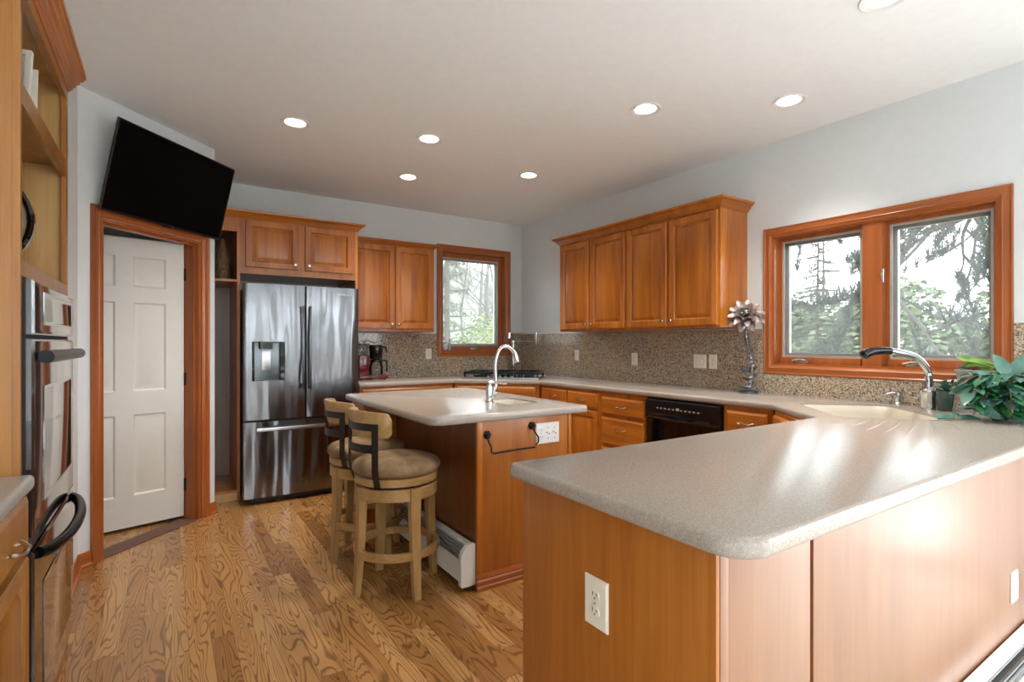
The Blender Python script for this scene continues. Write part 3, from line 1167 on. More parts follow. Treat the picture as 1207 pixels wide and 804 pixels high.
# ------------------------------------------------------------------ left run
c = thing('base_cabinet', 'light wood base cabinet at the left edge, beside the wall oven', 'cabinet', (-0.335, 1.572, 0), PI / 2)
carcass(c, 0.40, 0.60, 0, TB - 0.001, mat='maple_side')
d_ = drawer(c, 0.012, 0.385, 0.715, 0.86, hz=0.765)
d2_ = raised_door(c, 0.012, 0.385, 0.12, 0.69, None)
for o in [d_, d2_] + children(d2_):
    if o.data.materials and 'pull' not in o.name:
        o.data.materials[0] = M['maple_side']
c2 = copy_tree(c)
c2.location = (-0.335, 1.17, 0)
c2['label'] = 'light wood base cabinet nearest the camera on the oven side'
mb = None
lo = [(-0.943, 0.70), (-0.305, 0.70)] + arc(-0.305 - 0.015, 1.974 - 0.015, 0.015, 0, 90, 3) + [(-0.943, 1.974)]
lw = thing('worktop', 'short beige worktop at the left edge, ending at the oven tower', 'worktop', (0, 0, 0))
slab_top(lo, TB, 0.915, [], lw, 'top')
c3 = copy_tree(c)
c3.location = (-0.335, 0.768, 0)
c3['label'] = 'light wood base cabinet behind the camera on the oven side'

# tall oven tower; local x runs towards +Y, front looks to +X
TY = 1.978
TWd = 0.852
c = thing('oven_tower', 'tall light wood oven cabinet with open shelves above the ovens', 'cabinet', (-0.355, TY, 0), PI / 2)
mb = MB()
mb.box(0, 0.02, 0.0, 0.587, 0.0, 2.345)
mb.build('side_panel', 'maple_side', c)
mb = MB()
mb.box(TWd - 0.02, TWd, 0.0, 0.587, 0.0, 2.345)
mb.build('side_panel', 'maple_pale', c)
mb = MB()
mb.box(0.02, TWd - 0.02, 0.57, 0.587, 0.0, 2.345)
mb.box(0.02, TWd - 0.02, 0.02, 0.57, 2.325, 2.345)
mb.build('back_panel', 'maple_pale', c)
mb = MB()       # face frame
mb.box(0.0, 0.020, -0.018, -0.0005, 0.0, 2.345)
mb.box(TWd - 0.035, TWd, -0.018, -0.0005, 0.0, 2.345)
mb.box(0.020, TWd - 0.035, -0.018, -0.0005, 2.28, 2.345)
mb.box(0.020, TWd - 0.035, -0.018, -0.0005, 1.47, 1.515)
mb.box(0.020, TWd - 0.035, -0.018, -0.0005, 0.0, 0.12)
mb.build('face_frame', 'maple_side', c)
for z0, z1, nm in ((1.495, 1.513, 'shelf'), (1.957, 2.018, 'shelf')):
    mb = MB()
    mb.box(0.021, TWd - 0.021, 0.0, 0.568, z1 - 0.02, z1)
    mb.box(0.021, TWd - 0.036, -0.017, 0.0, z0, z1)
    mb.build(nm, 'maple_side', c)
mb = MB()
mb.extr([(-0.018, 2.318), (-0.024, 2.318), (-0.027, 2.326), (-0.033, 2.328), (-0.036, 2.338), (-0.043, 2.340), (-0.047, 2.352), (-0.055, 2.355), (-0.060, 2.368),
         (-0.069, 2.371), (-0.072, 2.378), (-0.078, 2.381), (-0.078, 2.40), (-0.018, 2.40)], 0.0, TWd)
mb.build('crown_moulding', 'cherry_horizontal', c)

# double wall oven, in the tower
OW0, OW1 = 0.024, 0.785
c = thing('double_wall_oven', 'black double wall oven built into the tall light wood cabinet', 'oven', (-0.376, TY, 0), PI / 2)
mb = MB()
mb.box(OW0 + 0.03, OW1 - 0.03, -0.02, 0.5, 0.13, 1.46)
mb.box(OW0, OW1, -0.046, -0.0395, 0.125, 1.465)
mb.build('body', 'black_matte', c)


def oven_face(name, z0, z1, win):
    mb = MB()
    mb.rings([rect(OW0, OW1, z0, z1, 0, -0.0465), rect(OW0, OW1, z0, z1, 0, -0.058), rect(OW0, OW1, z0, z1, 0.006, -0.064),
              rect(OW0, OW1, z0, z1, 0.012, -0.065)], True, True)
    f = mb.build(name, 'oven_front', c, smooth=30)
    x0, x1, a, b = win
    mb = MB()
    mb.rings([rect(x0, x1, a, b, 0, -0.0652), rect(x0, x1, a, b, 0.0, -0.068), rect(x0, x1, a, b, 0.008, -0.068), rect(x0, x1, a, b, 0.014, -0.066)], False, True)
    mb.build('window' if 'door' in name else 'display', 'oven_glass', f, smooth=20)
    return f


oven_face('control_panel', 1.305, 1.462, (0.15, 0.70, 1.335, 1.435))
d_ = oven_face('oven_door', 0.70, 1.292, (0.15, 0.70, 0.80, 1.15))
mb = MB()
mb.tube([(0.09, -0.066, 1.240), (0.09, -0.090, 1.240)], 0.012, 8)
mb.tube([(0.72, -0.066, 1.240), (0.72, -0.090, 1.240)], 0.012, 8)
mb.tube([(0.04, -0.088, 1.240), (0.75, -0.088, 1.240)], 0.019, 14)
mb.build('handle', 'handle_black', d_)
d_ = oven_face('oven_door', 0.135, 0.685, (0.15, 0.70, 0.22, 0.56))
mb = MB()
pts = []
for i in range(25):
    k = i / 24
    s = math.sin(PI * k) ** 0.55
    pts.append((0.055 + 0.67 * k, -0.068 - 0.052 * s, 0.672 - 0.012 * s))
mb.tube(pts, 0.017, 12)
mb.build('handle', 'handle_black', d_)

# things on the tower shelves
c = thing('wall_clock', 'round black-rimmed clock leaning in the lower open shelf of the oven tower', 'clock', (-0.552, 2.40, 1.514), -PI / 2)
mb = MB()
R_ = 0.18
tilt = Matrix.Rotation(math.radians(6), 4, 'Y')
mb.lathe([(R_ - 0.025, -0.012), (R_ - 0.018, 0.012), (R_ - 0.008, 0.018), (R_, 0.008), (R_, -0.012)], (0, 0, R_), 48, 'x', caps=False)
mb.rings([[(-0.012, (R_ - 0.025) * math.cos(a * PI / 24), R_ + (R_ - 0.025) * math.sin(a * PI / 24)) for a in range(48)],
          [(-0.012, R_ * math.cos(a * PI / 24), R_ + R_ * math.sin(a * PI / 24)) for a in range(48)]], False, False)
mb.build('rim', 'black_gloss', c)
mb = MB()
mb.lathe([(R_ - 0.023, -0.014), (R_ - 0.023, -0.006)], (0, 0, R_), 48, 'x')
f = mb.build('dial', 'clock_face', c)
for k in range(12):
    mb = MB()
    a = k * PI / 6
    mb.box(-0.0055, -0.0035, -0.005, 0.005, R_ * 0.66, R_ * 0.80, mat=Matrix.Translation((0, 0, R_)) @ Matrix.Rotation(a, 4, 'X'))
    mb.build('hour_mark', 'black_matte', f)
for a, ln in ((2.2, 0.09), (0.7, 0.13)):
    mb = MB()
    mb.box(-0.0035, -0.0015, -0.004, 0.004, -0.01, ln, mat=Matrix.Translation((0, 0, R_)) @ Matrix.Rotation(a, 4, 'X'))
    mb.build('clock_hand', 'black_matte', c)
c = thing('picture_frame', 'white-framed card leaning in the upper open shelf of the oven tower', 'picture frame', (-0.452, 2.20, 2.0185), math.radians(-8))
mt = Matrix.Rotation(math.radians(-10), 4, 'X')
mb = MB()
for x0, x1, z0, z1 in ((-0.10, -0.085, 0, 0.18), (0.085, 0.10, 0, 0.18), (-0.085, 0.085, 0, 0.015), (-0.085, 0.085, 0.165, 0.18)):
    mb.box(x0, x1, -0.008, 0.008, z0, z1, mat=mt)
mb.build('frame', 'frame_white', c)
mb = MB()
mb.box(-0.085, 0.085, 0.0, 0.006, 0.015, 0.165, mat=mt)
mb.build('card', 'paper_white', c)
c = thing('photo_card', 'tall white card standing at the back of the upper open shelf', 'card', (-0.476, 2.52, 2.0185), math.radians(-5))
mb = MB()
mb.box(-0.11, 0.09, -0.003, 0.003, 0.0, 0.25, 0.0005, mat=Matrix.Rotation(math.radians(-6), 4, 'X'))
mb.build('card', 'paper_white', c)

# ------------------------------------------------------------------ refrigerator surround with niche
c = thing('refrigerator_surround', 'cherry cupboard over the refrigerator with open side niche', 'cabinet', (0.312, 4.82, 0))
RW = 1.162
n0, n1 = 0.175, 0.198        # the side panel between niche and refrigerator
mb = MB()
mb.box(n0, n1, -0.002, 0.598, 0.0, 2.336)
mb.build('side_panel', 'cherry', c)
mb = MB()
mb.box(RW - 0.022, RW, 0.0, 0.598, 0.916, 2.336)
mb.build('side_panel', 'cherry', c)
mb = MB()
mb.box(n1, RW - 0.022, 0.0, 0.598, 1.852, 2.336)
mb.build('carcass', 'cherry', c)
mb = MB()
mb.box(0.0, n0, 0.0, 0.02, 2.19, 2.336)
mb.box(0.0, n0, 0.02, 0.598, 2.318, 2.336)
mb.build('top_rail', 'cherry', c)
mb = MB()
mb.box(0.001, n0, 0.58, 0.598, 0.0, 2.318)
mb.build('back_panel', 'tower_dark', c)
for z in (0.085, 1.80):
    mb = MB()
    mb.box(0.001, n0, 0.004, 0.58, z - 0.02, z)
    mb.build('shelf', 'cherry', c)
mb = MB()
mb.box(0.001, n0, 0.006, 0.02, 0.0, 0.065)
mb.build('kick_board', 'maple_pale', c)
raised_door(c, 0.235, 0.648, 1.905, 2.295, 'R', 'low')
raised_door(c, 0.70, 1.115, 1.905, 2.295, 'L', 'low')
mb = MB()
crown_run(mb, [(0.0, 0.0), (RW, 0.0), (RW, 0.598)], 2.30, 0.95)
mb.build('crown_moulding', 'cherry_horizontal', c)

# ------------------------------------------------------------------ refrigerator
FX, FW, FY = 0.524, 0.905, 4.575
c = thing('refrigerator', 'tall stainless steel french-door refrigerator with bottom freezer', 'refrigerator', (FX, FY, 0))
FX0, FX1 = -0.018, 0.888
mb = MB()
mb.box(0.014, 0.868, 0.075, 0.80, 0.03, 1.735)
mb.box(0.05, 0.83, 0.05, 0.4, 0.012, 0.05)
for x in (0.07, 0.80):
    for y in (0.12, 0.7):
        mb.lathe([(0.02, 0.0), (0.02, 0.03)], (x, y, 0), 10)
mb.build('body', 'black_plastic', c)


def fridge_leaf(name, x0, x1, z0, z1, hole=None):
    mb = MB()
    r = 0.012
    sec = []
    n = 14
    # gently bowed front
    def fy(x):
        k = (x - (FX0 + FX1) / 2) / ((FX1 - FX0) / 2)
        return 0.012 * k * k
    if hole is None:
        xsn = [x0 + (x1 - x0) * i / n for i in range(n + 1)]
        front = [(x, fy(x)) for x in xsn]
        front[0] = (x0, fy(x0) + r)
        front.insert(1, (x0 + r * 0.3, fy(x0) + r * 0.3))
        front[-1] = (x1, fy(x1) + r)
        front.insert(-1, (x1 - r * 0.3, fy(x1) + r * 0.3))
        poly = front + [(x1, 0.072), (x0, 0.072)]
        mb.rings([[(a, b, z0) for a, b in poly], [(a, b, z1) for a, b in poly]])
    else:
        hx0, hx1, hz0, hz1 = hole
        gx = [x0 + r * 0.3] + [x0 + (hx0 - x0) * i / 3 for i in (1, 2)] + [hx0 + (hx1 - hx0) * i / 6 for i in range(7)] + [hx1 + (x1 - hx1) * i / 3 for i in (1, 2)] + [x1 - r * 0.3]
        gz = [z0, (z0 + hz0) / 2, hz0, hz1, (hz1 + z1) / 2, z1]
        vs = [[mb.bm.verts.new((x, fy(x) + (r * 0.3 if i in (0, len(gx) - 1) else 0), z)) for i, x in enumerate(gx)] for z in gz]
        for j in range(len(gz) - 1):
            for i in range(len(gx) - 1):
                if j == 2 and 3 <= i <= 8:
                    continue
                mb.face((vs[j][i], vs[j][i + 1], vs[j + 1][i + 1], vs[j + 1][i]))
        # sides and back
        mb.rings([[(gx[0], fy(x0) + r * 0.3, z) for z in (z0, z1)], [(x0, fy(x0) + r, z) for z in (z0, z1)], [(x0, 0.072, z) for z in (z0, z1)],
                  [(x1, 0.072, z) for z in (z0, z1)], [(x1, fy(x1) + r, z) for z in (z0, z1)], [(gx[-1], fy(x1) + r * 0.3, z) for z in (z0, z1)]], False, False, closed=False)
        for z in (z0, z1):
            mb.face([mb.bm.verts.new((x, fy(x) + (r * 0.3 if i in (0, len(gx) - 1) else 0), z)) for i, x in enumerate(gx)] +
                    [mb.bm.verts.new((x1, fy(x1) + r, z)), mb.bm.verts.new((x1, 0.072, z)), mb.bm.verts.new((x0, 0.072, z)), mb.bm.verts.new((x0, fy(x0) + r, z))])
        # the well of the dispenser
        yb = 0.065
        mb.rings([[(x, fy(x), z) for x, z in ((hx0, hz0), (hx1, hz0), (hx1, hz1), (hx0, hz1))], [(x, yb, z) for x, z in ((hx0, hz0), (hx1, hz0), (hx1, hz1), (hx0, hz1))]], False, True)
    return mb.build(name, 'stainless', c, smooth=30)


FS = 0.445      # split between the doors
HOLE = (0.044, 0.285, 0.98, 1.292)
d1 = fridge_leaf('door', FX0, FS - 0.004, 0.672, 1.752, HOLE)
d2 = fridge_leaf('door', FS + 0.004, FX1, 0.672, 1.752)
d3 = fridge_leaf('freezer_drawer', FX0, FX1, 0.055, 0.655)
mb = MB()
mb.box(FX0 + 0.01, FX1 - 0.01, 0.02, 0.07, 0.655, 0.672)
mb.box(FS - 0.004, FS + 0.004, 0.02, 0.07, 0.672, 1.75)
mb.build('door_gasket', 'black_matte', c)
for x, d in ((FS - 0.028, d1), (FS + 0.028, d2)):
    mb = MB()
    mb.box(x - 0.009, x + 0.009, -0.052, -0.040, 0.90, 1.585, 0.004)
    mb.box(x - 0.010, x + 0.010, -0.042, 0.003, 0.92, 0.955, 0.003)
    mb.box(x - 0.010, x + 0.010, -0.042, 0.003, 1.53, 1.565, 0.003)
    mb.build('handle', 'dark_steel', d)
mb = MB()
mb.box(0.07, 0.81, -0.05, -0.036, 0.585, 0.613, 0.004)
mb.box(0.085, 0.12, -0.038, 0.008, 0.588, 0.61, 0.003)
mb.box(0.76, 0.795, -0.038, 0.008, 0.588, 0.61, 0.003)
mb.build('handle', 'steel_trim', d3)
# dispenser
a, b, z0, z1 = HOLE
mb = MB()
mb.box(a + 0.001, b - 0.001, 0.050, 0.064, z0 + 0.001, z1 - 0.001)
for x0, x1 in ((a + 0.001, a + 0.018), (b - 0.03, b - 0.001)):
    mb.box(x0, x1, 0.012, 0.05, z0 + 0.001, z1 - 0.001)
dp = mb.build('water_dispenser', 'black_gloss', c)
mb = MB()
mb.box(a + 0.02, b - 0.034, 0.036, 0.0495, z0 + 0.004, z1 - 0.004, 0.003)
mb.build('recess_plate', 'dispenser_grey', dp)
mb = MB()
mb.prism([(0.105, 0.006), (0.19, 0.006), (0.200, 0.036), (0.095, 0.036)], z1 - 0.058, z1 - 0.003)
mb.build('nozzle_block', 'black_gloss', dp)
mb = MB()
mb.box(0.115, 0.182, 0.024, 0.035, z0 + 0.085, z1 - 0.072, 0.004)
mb.build('paddle', 'steel_trim', dp)


def text_mesh(body, size, name, mat, parent, mtx, depth=0.0006):
    cu = bpy.data.curves.new('lettering', 'FONT')
    cu.body = body
    cu.size = size
    cu.extrude = depth
    cu.align_x = 'CENTER'
    to = bpy.data.objects.new('lettering', cu)
    COL.objects.link(to)
    dg = bpy.context.evaluated_depsgraph_get()
    me = bpy.data.meshes.new_from_object(to.evaluated_get(dg))
    bpy.data.objects.remove(to)
    me.transform(mtx)
    o = bpy.data.objects.new(name, me)
    me.materials.clear()
    me.materials.append(M[mat])
    COL.objects.link(o)
    o.parent = parent
    return o


text_mesh('SAMSUNG', 0.028, 'lettering', 'white_line', d2, Matrix.Translation((0.765, 0.0045, 1.685)) @ Matrix.Rotation(PI / 2, 4, 'X'))

# pine-cone tree in the niche
c = thing('cone_tree', 'slim tree ornament of brown cone scales in the niche beside the refrigerator', 'ornament', (0.40, 5.0, 1.801))
mb = MB()
mb.lathe([(0.05, 0.0), (0.062, 0.01), (0.05, 0.16), (0.012, 0.34), (0.002, 0.355)], n=16)
mb.build('core', 'cone_scale', c)
mb = MB()
for i in range(420):
    k = (i / 420)
    z = 0.01 + 0.335 * k
    rr = 0.066 * (1 - k) ** 0.8 + 0.004
    a = i * 2.39996
    s = 0.016 * (1 - 0.5 * k)
    d = Vector((math.cos(a), math.sin(a), 0))
    t_ = Vector((-math.sin(a), math.cos(a), 0))
    p = d * (rr - 0.006) + Vector((0, 0, z))
    tip = d * (rr + s * 0.9) + Vector((0, 0, z + s * 0.25 * random.uniform(-1, 1.2)))
    vs = [mb.bm.verts.new(v) for v in (p - t_ * s * 0.3, p + t_ * s * 0.3, tip + t_ * s * 0.55, tip + d * s * 0.3, tip - t_ * s * 0.55)]
    mb.face(vs)
    vs2 = [mb.bm.verts.new(v.co + Vector((0, 0, -0.003))) for v in vs]
    mb.face(vs2[::-1])
mb.build('scales', 'cone_scale', c, smooth=0)

# ------------------------------------------------------------------ wall cabinets
UB, UT, UD = 1.395, 2.29, 0.33
c = thing('wall_cabinet', 'cherry two-door wall cabinet above the coffee maker', 'cabinet', (1.476, YB - UD, 0))
carcass(c, 0.885, UD - 0.002, UB, UT, False)
raised_door(c, 0.012, 0.448, UB + 0.03, UT - 0.04, 'R')
raised_door(c, 0.46, 0.868, UB + 0.03, UT - 0.04, 'L')
mb = MB()
crown_run(mb, [(0.0, 0.0), (0.885, 0.0), (0.885, UD - 0.004)], UT - 0.03, 0.75)
mb.build('crown_moulding', 'cherry_horizontal', c)
# right wall: two units side by side; local x = Y0 - Y
y_top, y_mid, y_end = 4.235, 3.302, 2.372
c = thing('wall_cabinet', 'cherry two-door wall cabinet on the right wall, nearer the corner', 'cabinet', (XR - UD, y_top, 0), -PI / 2)
carcass(c, y_top - y_mid - 0.001, UD - 0.002, UB, UT, False)
raised_door(c, 0.028, y_top - 3.787, UB + 0.02, UT - 0.035, 'R')
raised_door(c, y_top - 3.763, y_top - 3.315, UB + 0.02, UT - 0.035, 'L')
c = thing('wall_cabinet', 'cherry two-door wall cabinet on the right wall, nearer the double window', 'cabinet', (XR - UD, y_mid, 0), -PI / 2)
carcass(c, y_mid - y_end, UD - 0.002, UB, UT, False)
raised_door(c, 0.014, y_mid - 2.854, UB + 0.02, UT - 0.035, 'R')
raised_door(c, y_mid - 2.829, y_mid - 2.39, UB + 0.02, UT - 0.035, 'L')
mb = MB()
crown_run(mb, [(XR - 0.003, y_top), (XR - UD, y_top), (XR - UD, y_end), (XR - 0.003, y_end)][::1], UT - 0.02, 1.05)
tag(mb.build('crown_moulding', 'cherry_horizontal'), 'cherry crown moulding along the top of the right wall cabinets', 'moulding')

# ------------------------------------------------------------------ television over the pantry door
c = thing('television', 'black flat television tilted down above the pantry door', 'television', (0.0602, 4.1608, 2.3189), math.radians(46.04))
c.rotation_euler = Euler((math.radians(14.1), 0, math.radians(46.04)), 'XYZ')
w2, h2 = 0.475, 0.2708
mb = MB()
mb.rings([rect(-w2, w2, -h2, h2, 0.08, 0.042), rect(-w2, w2, -h2, h2, 0.06, 0.034), rect(-w2, w2, -h2, h2, 0.02, 0.014), rect(-w2, w2, -h2, h2, 0, 0.012), rect(-w2, w2, -h2, h2, 0, 0.0), rect(-w2, w2, -h2, h2, 0.002, -0.002),
          rect(-w2, w2, -h2, h2, 0.009, -0.002), rect(-w2, w2, -h2, h2, 0.010, 0.0)], True, True)
mb.build('housing', 'black_plastic', c, smooth=20)
mb = MB()
mb.box(-w2 + 0.0105, w2 - 0.0105, -0.0008, 0.004, -h2 + 0.014, h2 - 0.0105)
mb.build('screen', 'screen_black', c, smooth=0)
mb = MB()
mb.box(-0.03, 0.03, -0.006, 0.004, -h2 - 0.006, -h2 + 0.008, 0.002)
mb.build('sensor_bar', 'black_gloss', c)
text_mesh('LG', 0.014, 'lettering', 'grey_print', c, Matrix.Translation((0.03, -0.0026, -h2 + 0.001)) @ Matrix.Rotation(PI / 2, 4, 'X'))
mb = MB()
mb.box(-0.12, 0.12, 0.042, 0.056, -0.06, 0.14, 0.004)
mb.box(-0.02, 0.02, 0.056, 0.10, 0.02, 0.10)
mb.build('wall_bracket', 'iron', c)

# ------------------------------------------------------------------ ceiling downlights
dl_label = ['recessed ceiling light nearest the television', 'recessed ceiling light above the island, second from the television',
            'recessed ceiling light deepest in the room, in front of the back wall cabinets', 'recessed ceiling light in front of the right wall cabinets, near the corner',
            'recessed ceiling light between the island and the right wall cabinets, left of the pair', 'recessed ceiling light closest to the double window wall',
            'recessed ceiling light cut off by the top of the picture']
first = None
for (x, y), lb in zip(DL, dl_label):
    if first is None:
        c = thing('ceiling_downlight', lb, 'ceiling light', (x, y, H), 0, 'recessed ceiling lights')
        mb = MB()
        mb.lathe([(0.066, 0.004), (0.07, -0.001), (0.090, -0.006), (0.094, -0.003), (0.094, 0.0)], n=36, caps=False)
        mb.build('trim_ring', 'white_enamel', c)
        mb = MB()
        mb.lathe([(0.067, 0.0), (0.060, 0.045), (0.055, 0.07)], n=36, caps=False)
        mb.build('reflector', 'white_plastic', c)
        mb = MB()
        mb.lathe([(0.0545, 0.055), (0.035, 0.042), (0.01, 0.038)], n=30)
        mb.build('lamp', 'lamp_glow', c)
        ld = bpy.data.lights.new('downlight', 'SPOT')
        ld.energy = 30
        ld.spot_size = math.radians(104)
        ld.spot_blend = 1.0
        ld.shadow_soft_size = 0.05
        ld.color = (1.0, 0.95, 0.87)
        lo_ = bpy.data.objects.new('lamp_light', ld)
        lo_.location = (0, 0, -0.012)
        COL.objects.link(lo_)
        lo_.parent = c
        first = c
    else:
        c = copy_tree(first)
        c.location = (x, y, H)
        c['label'] = lb


# ------------------------------------------------------------------ bar stools
def make_stool():
    s = thing('bar_stool', 'x', 'stool', (0, 0, 0), 0, 'bar stools at the island')
    # leg frame
    for k in range(4):
        a = PI / 4 + k * PI / 2
        d = Vector((math.cos(a), math.sin(a), 0))
        t_ = Vector((-math.sin(a), math.cos(a), 0))
        loops = []
        for z, rr, w in ((0.0, 0.222, 0.036), (0.10, 0.214, 0.040), (0.22, 0.206, 0.045), (0.36, 0.199, 0.049), (0.49, 0.197, 0.054), (0.550, 0.197, 0.056)):
            p = d * rr + Vector((0, 0, z))
            th = w * 0.78
            loops.append([p - d * th * 0.5 - t_ * w / 2, p + d * th * 0.5 - t_ * w / 2, p + d * th * 0.5 + t_ * w / 2, p - d * th * 0.5 + t_ * w / 2])
        mb = MB()
        mb.rings(loops)
        mb.build('leg', 'stool_wood', s, smooth=30)
    for k in range(4):       # apron and foot hoop in four bows between the legs
        a0 = PI / 4 + k * PI / 2 + 0.135
        mb = MB()
        mb.ringband(0.190, 0.214, 0.490, 0.552, a0, a0 + PI / 2 - 0.27, 14)
        mb.build('apron', 'stool_wood_ring', s)
    for k in range(4):
        a0 = PI / 4 + k * PI / 2 + 0.105
        mb = MB()
        mb.ringband(0.198, 0.222, 0.195, 0.238, a0, a0 + PI / 2 - 0.21, 14)
        mb.build('foot_rest', 'stool_wood_ring', s)
    mb = MB()
    mb.lathe([(0.06, 0.535), (0.189, 0.538), (0.189, 0.560), (0.08, 0.562)], n=32)
    mb.build('swivel_plate', 'iron', s)
    return s


def stool_seat(s, face):
    """the swivelling upper part; face is the direction it looks in, measured in the stool frame"""
    mb = MB()
    mb.lathe([(0.10, 0.5625), (0.208, 0.5625), (0.217, 0.568), (0.217, 0.600), (0.212, 0.605), (0.10, 0.606)], n=48)
    seat = mb.build('seat_ring', 'stool_wood_ring', s)
    mb = MB()
    prof = [(0.05, 0.607), (0.205, 0.607), (0.222, 0.616), (0.230, 0.632), (0.228, 0.650), (0.215, 0.666), (0.18, 0.681), (0.12, 0.690), (0.05, 0.693), (0.004, 0.693)]
    mb.lathe(prof, n=48)
    mb.build('cushion', 'seat_fabric', s, smooth=80)
    back = face + PI
    # curved wooden rail
    mb = MB()
    loops = []
    n = 28
    A = math.radians(56)
    for i in range(n + 1):
        k = i / n * 2 - 1
        a = back + A * k
        drop = 0.0 + 0.012 * k * k
        endr = max(0, abs(k) - 0.9) / 0.1
        zt, zb = 0.945 - drop - 0.03 * endr ** 2, 0.812 + 0.02 * endr ** 2
        lean = 0.012
        loops.append([(r_ * math.cos(a), r_ * math.sin(a), z) for r_, z in
                      ((0.206, zb), (0.226, zb), (0.229, zb + 0.01), (0.237 + lean, zt - 0.008), (0.233 + lean, zt), (0.217 + lean, zt), (0.212 + lean, zt - 0.006))])
    mb.rings(loops)
    mb.build('back_rail', 'stool_wood_ring', s, smooth=50)
    P = math.radians(37)
    for z0, z1, nm in ((0.848, 0.884, 'upper_strap'), (0.738, 0.780, 'lower_strap')):
        mb = MB()
        mb.ringband(0.2385, 0.2435, z0, z1, back - P - 0.05, back + P + 0.05, 24, bev=0.001)
        mb.build(nm, 'iron_strap', s)
    for sg in (-1, 1):
        a = back + P * sg
        d = Vector((math.cos(a), math.sin(a), 0))
        t_ = Vector((-math.sin(a), math.cos(a), 0))
        mb = MB()
        loops = []
        for z, rr in ((0.567, 0.2205), (0.612, 0.2365), (0.65, 0.2465), (0.74, 0.247), (0.883, 0.247)):
            p = d * rr + Vector((0, 0, z))
            loops.append([p - d * 0.003 - t_ * 0.016, p + d * 0.003 - t_ * 0.016, p + d * 0.003 + t_ * 0.016, p - d * 0.003 + t_ * 0.016])
        mb.rings(loops)
        mb.build('back_post', 'iron_strap', s, smooth=30)


for (x, y, rz, face, lb) in ((1.03, 2.685, math.radians(50), math.radians(7), 'wooden swivel bar stool nearest the camera, in front of the island'),
                             (1.035, 3.205, math.radians(60), math.radians(2), 'wooden swivel bar stool farther along the island, nearer the refrigerator')):
    s = make_stool()
    stool_seat(s, face - rz)
    s.location = (x, y, 0.0)
    s.rotation_euler = (0, 0, rz)
    s['label'] = lb


# ------------------------------------------------------------------ baseboard heaters
def heater(name, label, loc, rz, L, h, d):
    c = thing(name, label, 'heater', loc, rz)
    mb = MB()      # front cover with a slot along the top
    mb.extr([(-0.001, 0.03), (-0.006, 0.03), (-0.006, h - 0.004), (-0.001, h - 0.004)], 0.03, L - 0.03)
    mb.build('back_plate', 'white_enamel', c)
    mb = MB()
    mb.extr([(-d + 0.01, 0.045), (-d, 0.05), (-d, h - 0.085), (-d + 0.012, h - 0.075), (-d + 0.02, h - 0.08), (-d + 0.006, h - 0.09), (-d + 0.006, 0.055)], 0.03, L - 0.03)
    mb.build('front_cover', 'white_enamel', c)
    mb = MB()
    mb.extr([(-0.001, h), (-0.001, h - 0.012), (-d * 0.55, h - 0.016), (-d * 0.55, h - 0.002), (-d * 0.5, h)], 0.03, L - 0.03)
    mb.build('top_hood', 'white_enamel', c)
    mb = MB()
    for i in range(5):
        k = i / 4
        yy = -d * 0.57 - (d * 0.40) * k
        zz = h - 0.012 - 0.055 * k
        mb.box(0.03, L - 0.03, yy - 0.003, yy + 0.003, zz - 0.006, zz + 0.001)
    mb.build('louvre', 'lead_grey', c)
    mb = MB()
    mb.tube([(0.035, -d * 0.5, 0.08), (L - 0.035, -d * 0.5, 0.08)], 0.012, 8)
    mb.box(0.05, L - 0.05, -d * 0.8, -d * 0.2, 0.05, 0.12)
    mb.build('fin_tube', 'dark_slot', c)
    for x in (0.0, L - 0.03):
        mb = MB()
        mb.extr([(0, 0.03), (-d - 0.004, 0.03), (-d - 0.008, 0.04), (-d - 0.008, h - 0.05), (-d * 0.95, h - 0.025), (-d * 0.62, h), (-d * 0.5, h + 0.004), (0, h + 0.004)], x, x + 0.03)
        mb.build('end_cap', 'white_enamel', c)
    for x in (0.012, L - 0.02):
        mb = MB()
        mb.lathe([(0.008, 0.0), (0.008, 0.032)], (x, -d * 0.5, 0), 10)
        mb.build('foot', 'dark_slot', c)
    return c


# island side: faces -X, local x runs towards -Y
heater('baseboard_heater', 'white baseboard heater along the stool side of the island', (IX0 - 0.012, 3.50, 0), -PI / 2, 1.115, 0.238, 0.075)
heater('baseboard_heater', 'white baseboard heater at the foot of the peninsula, lower right corner', (1.62, PY0 - 0.001, 0), 0, 2.04, 0.142, 0.07)


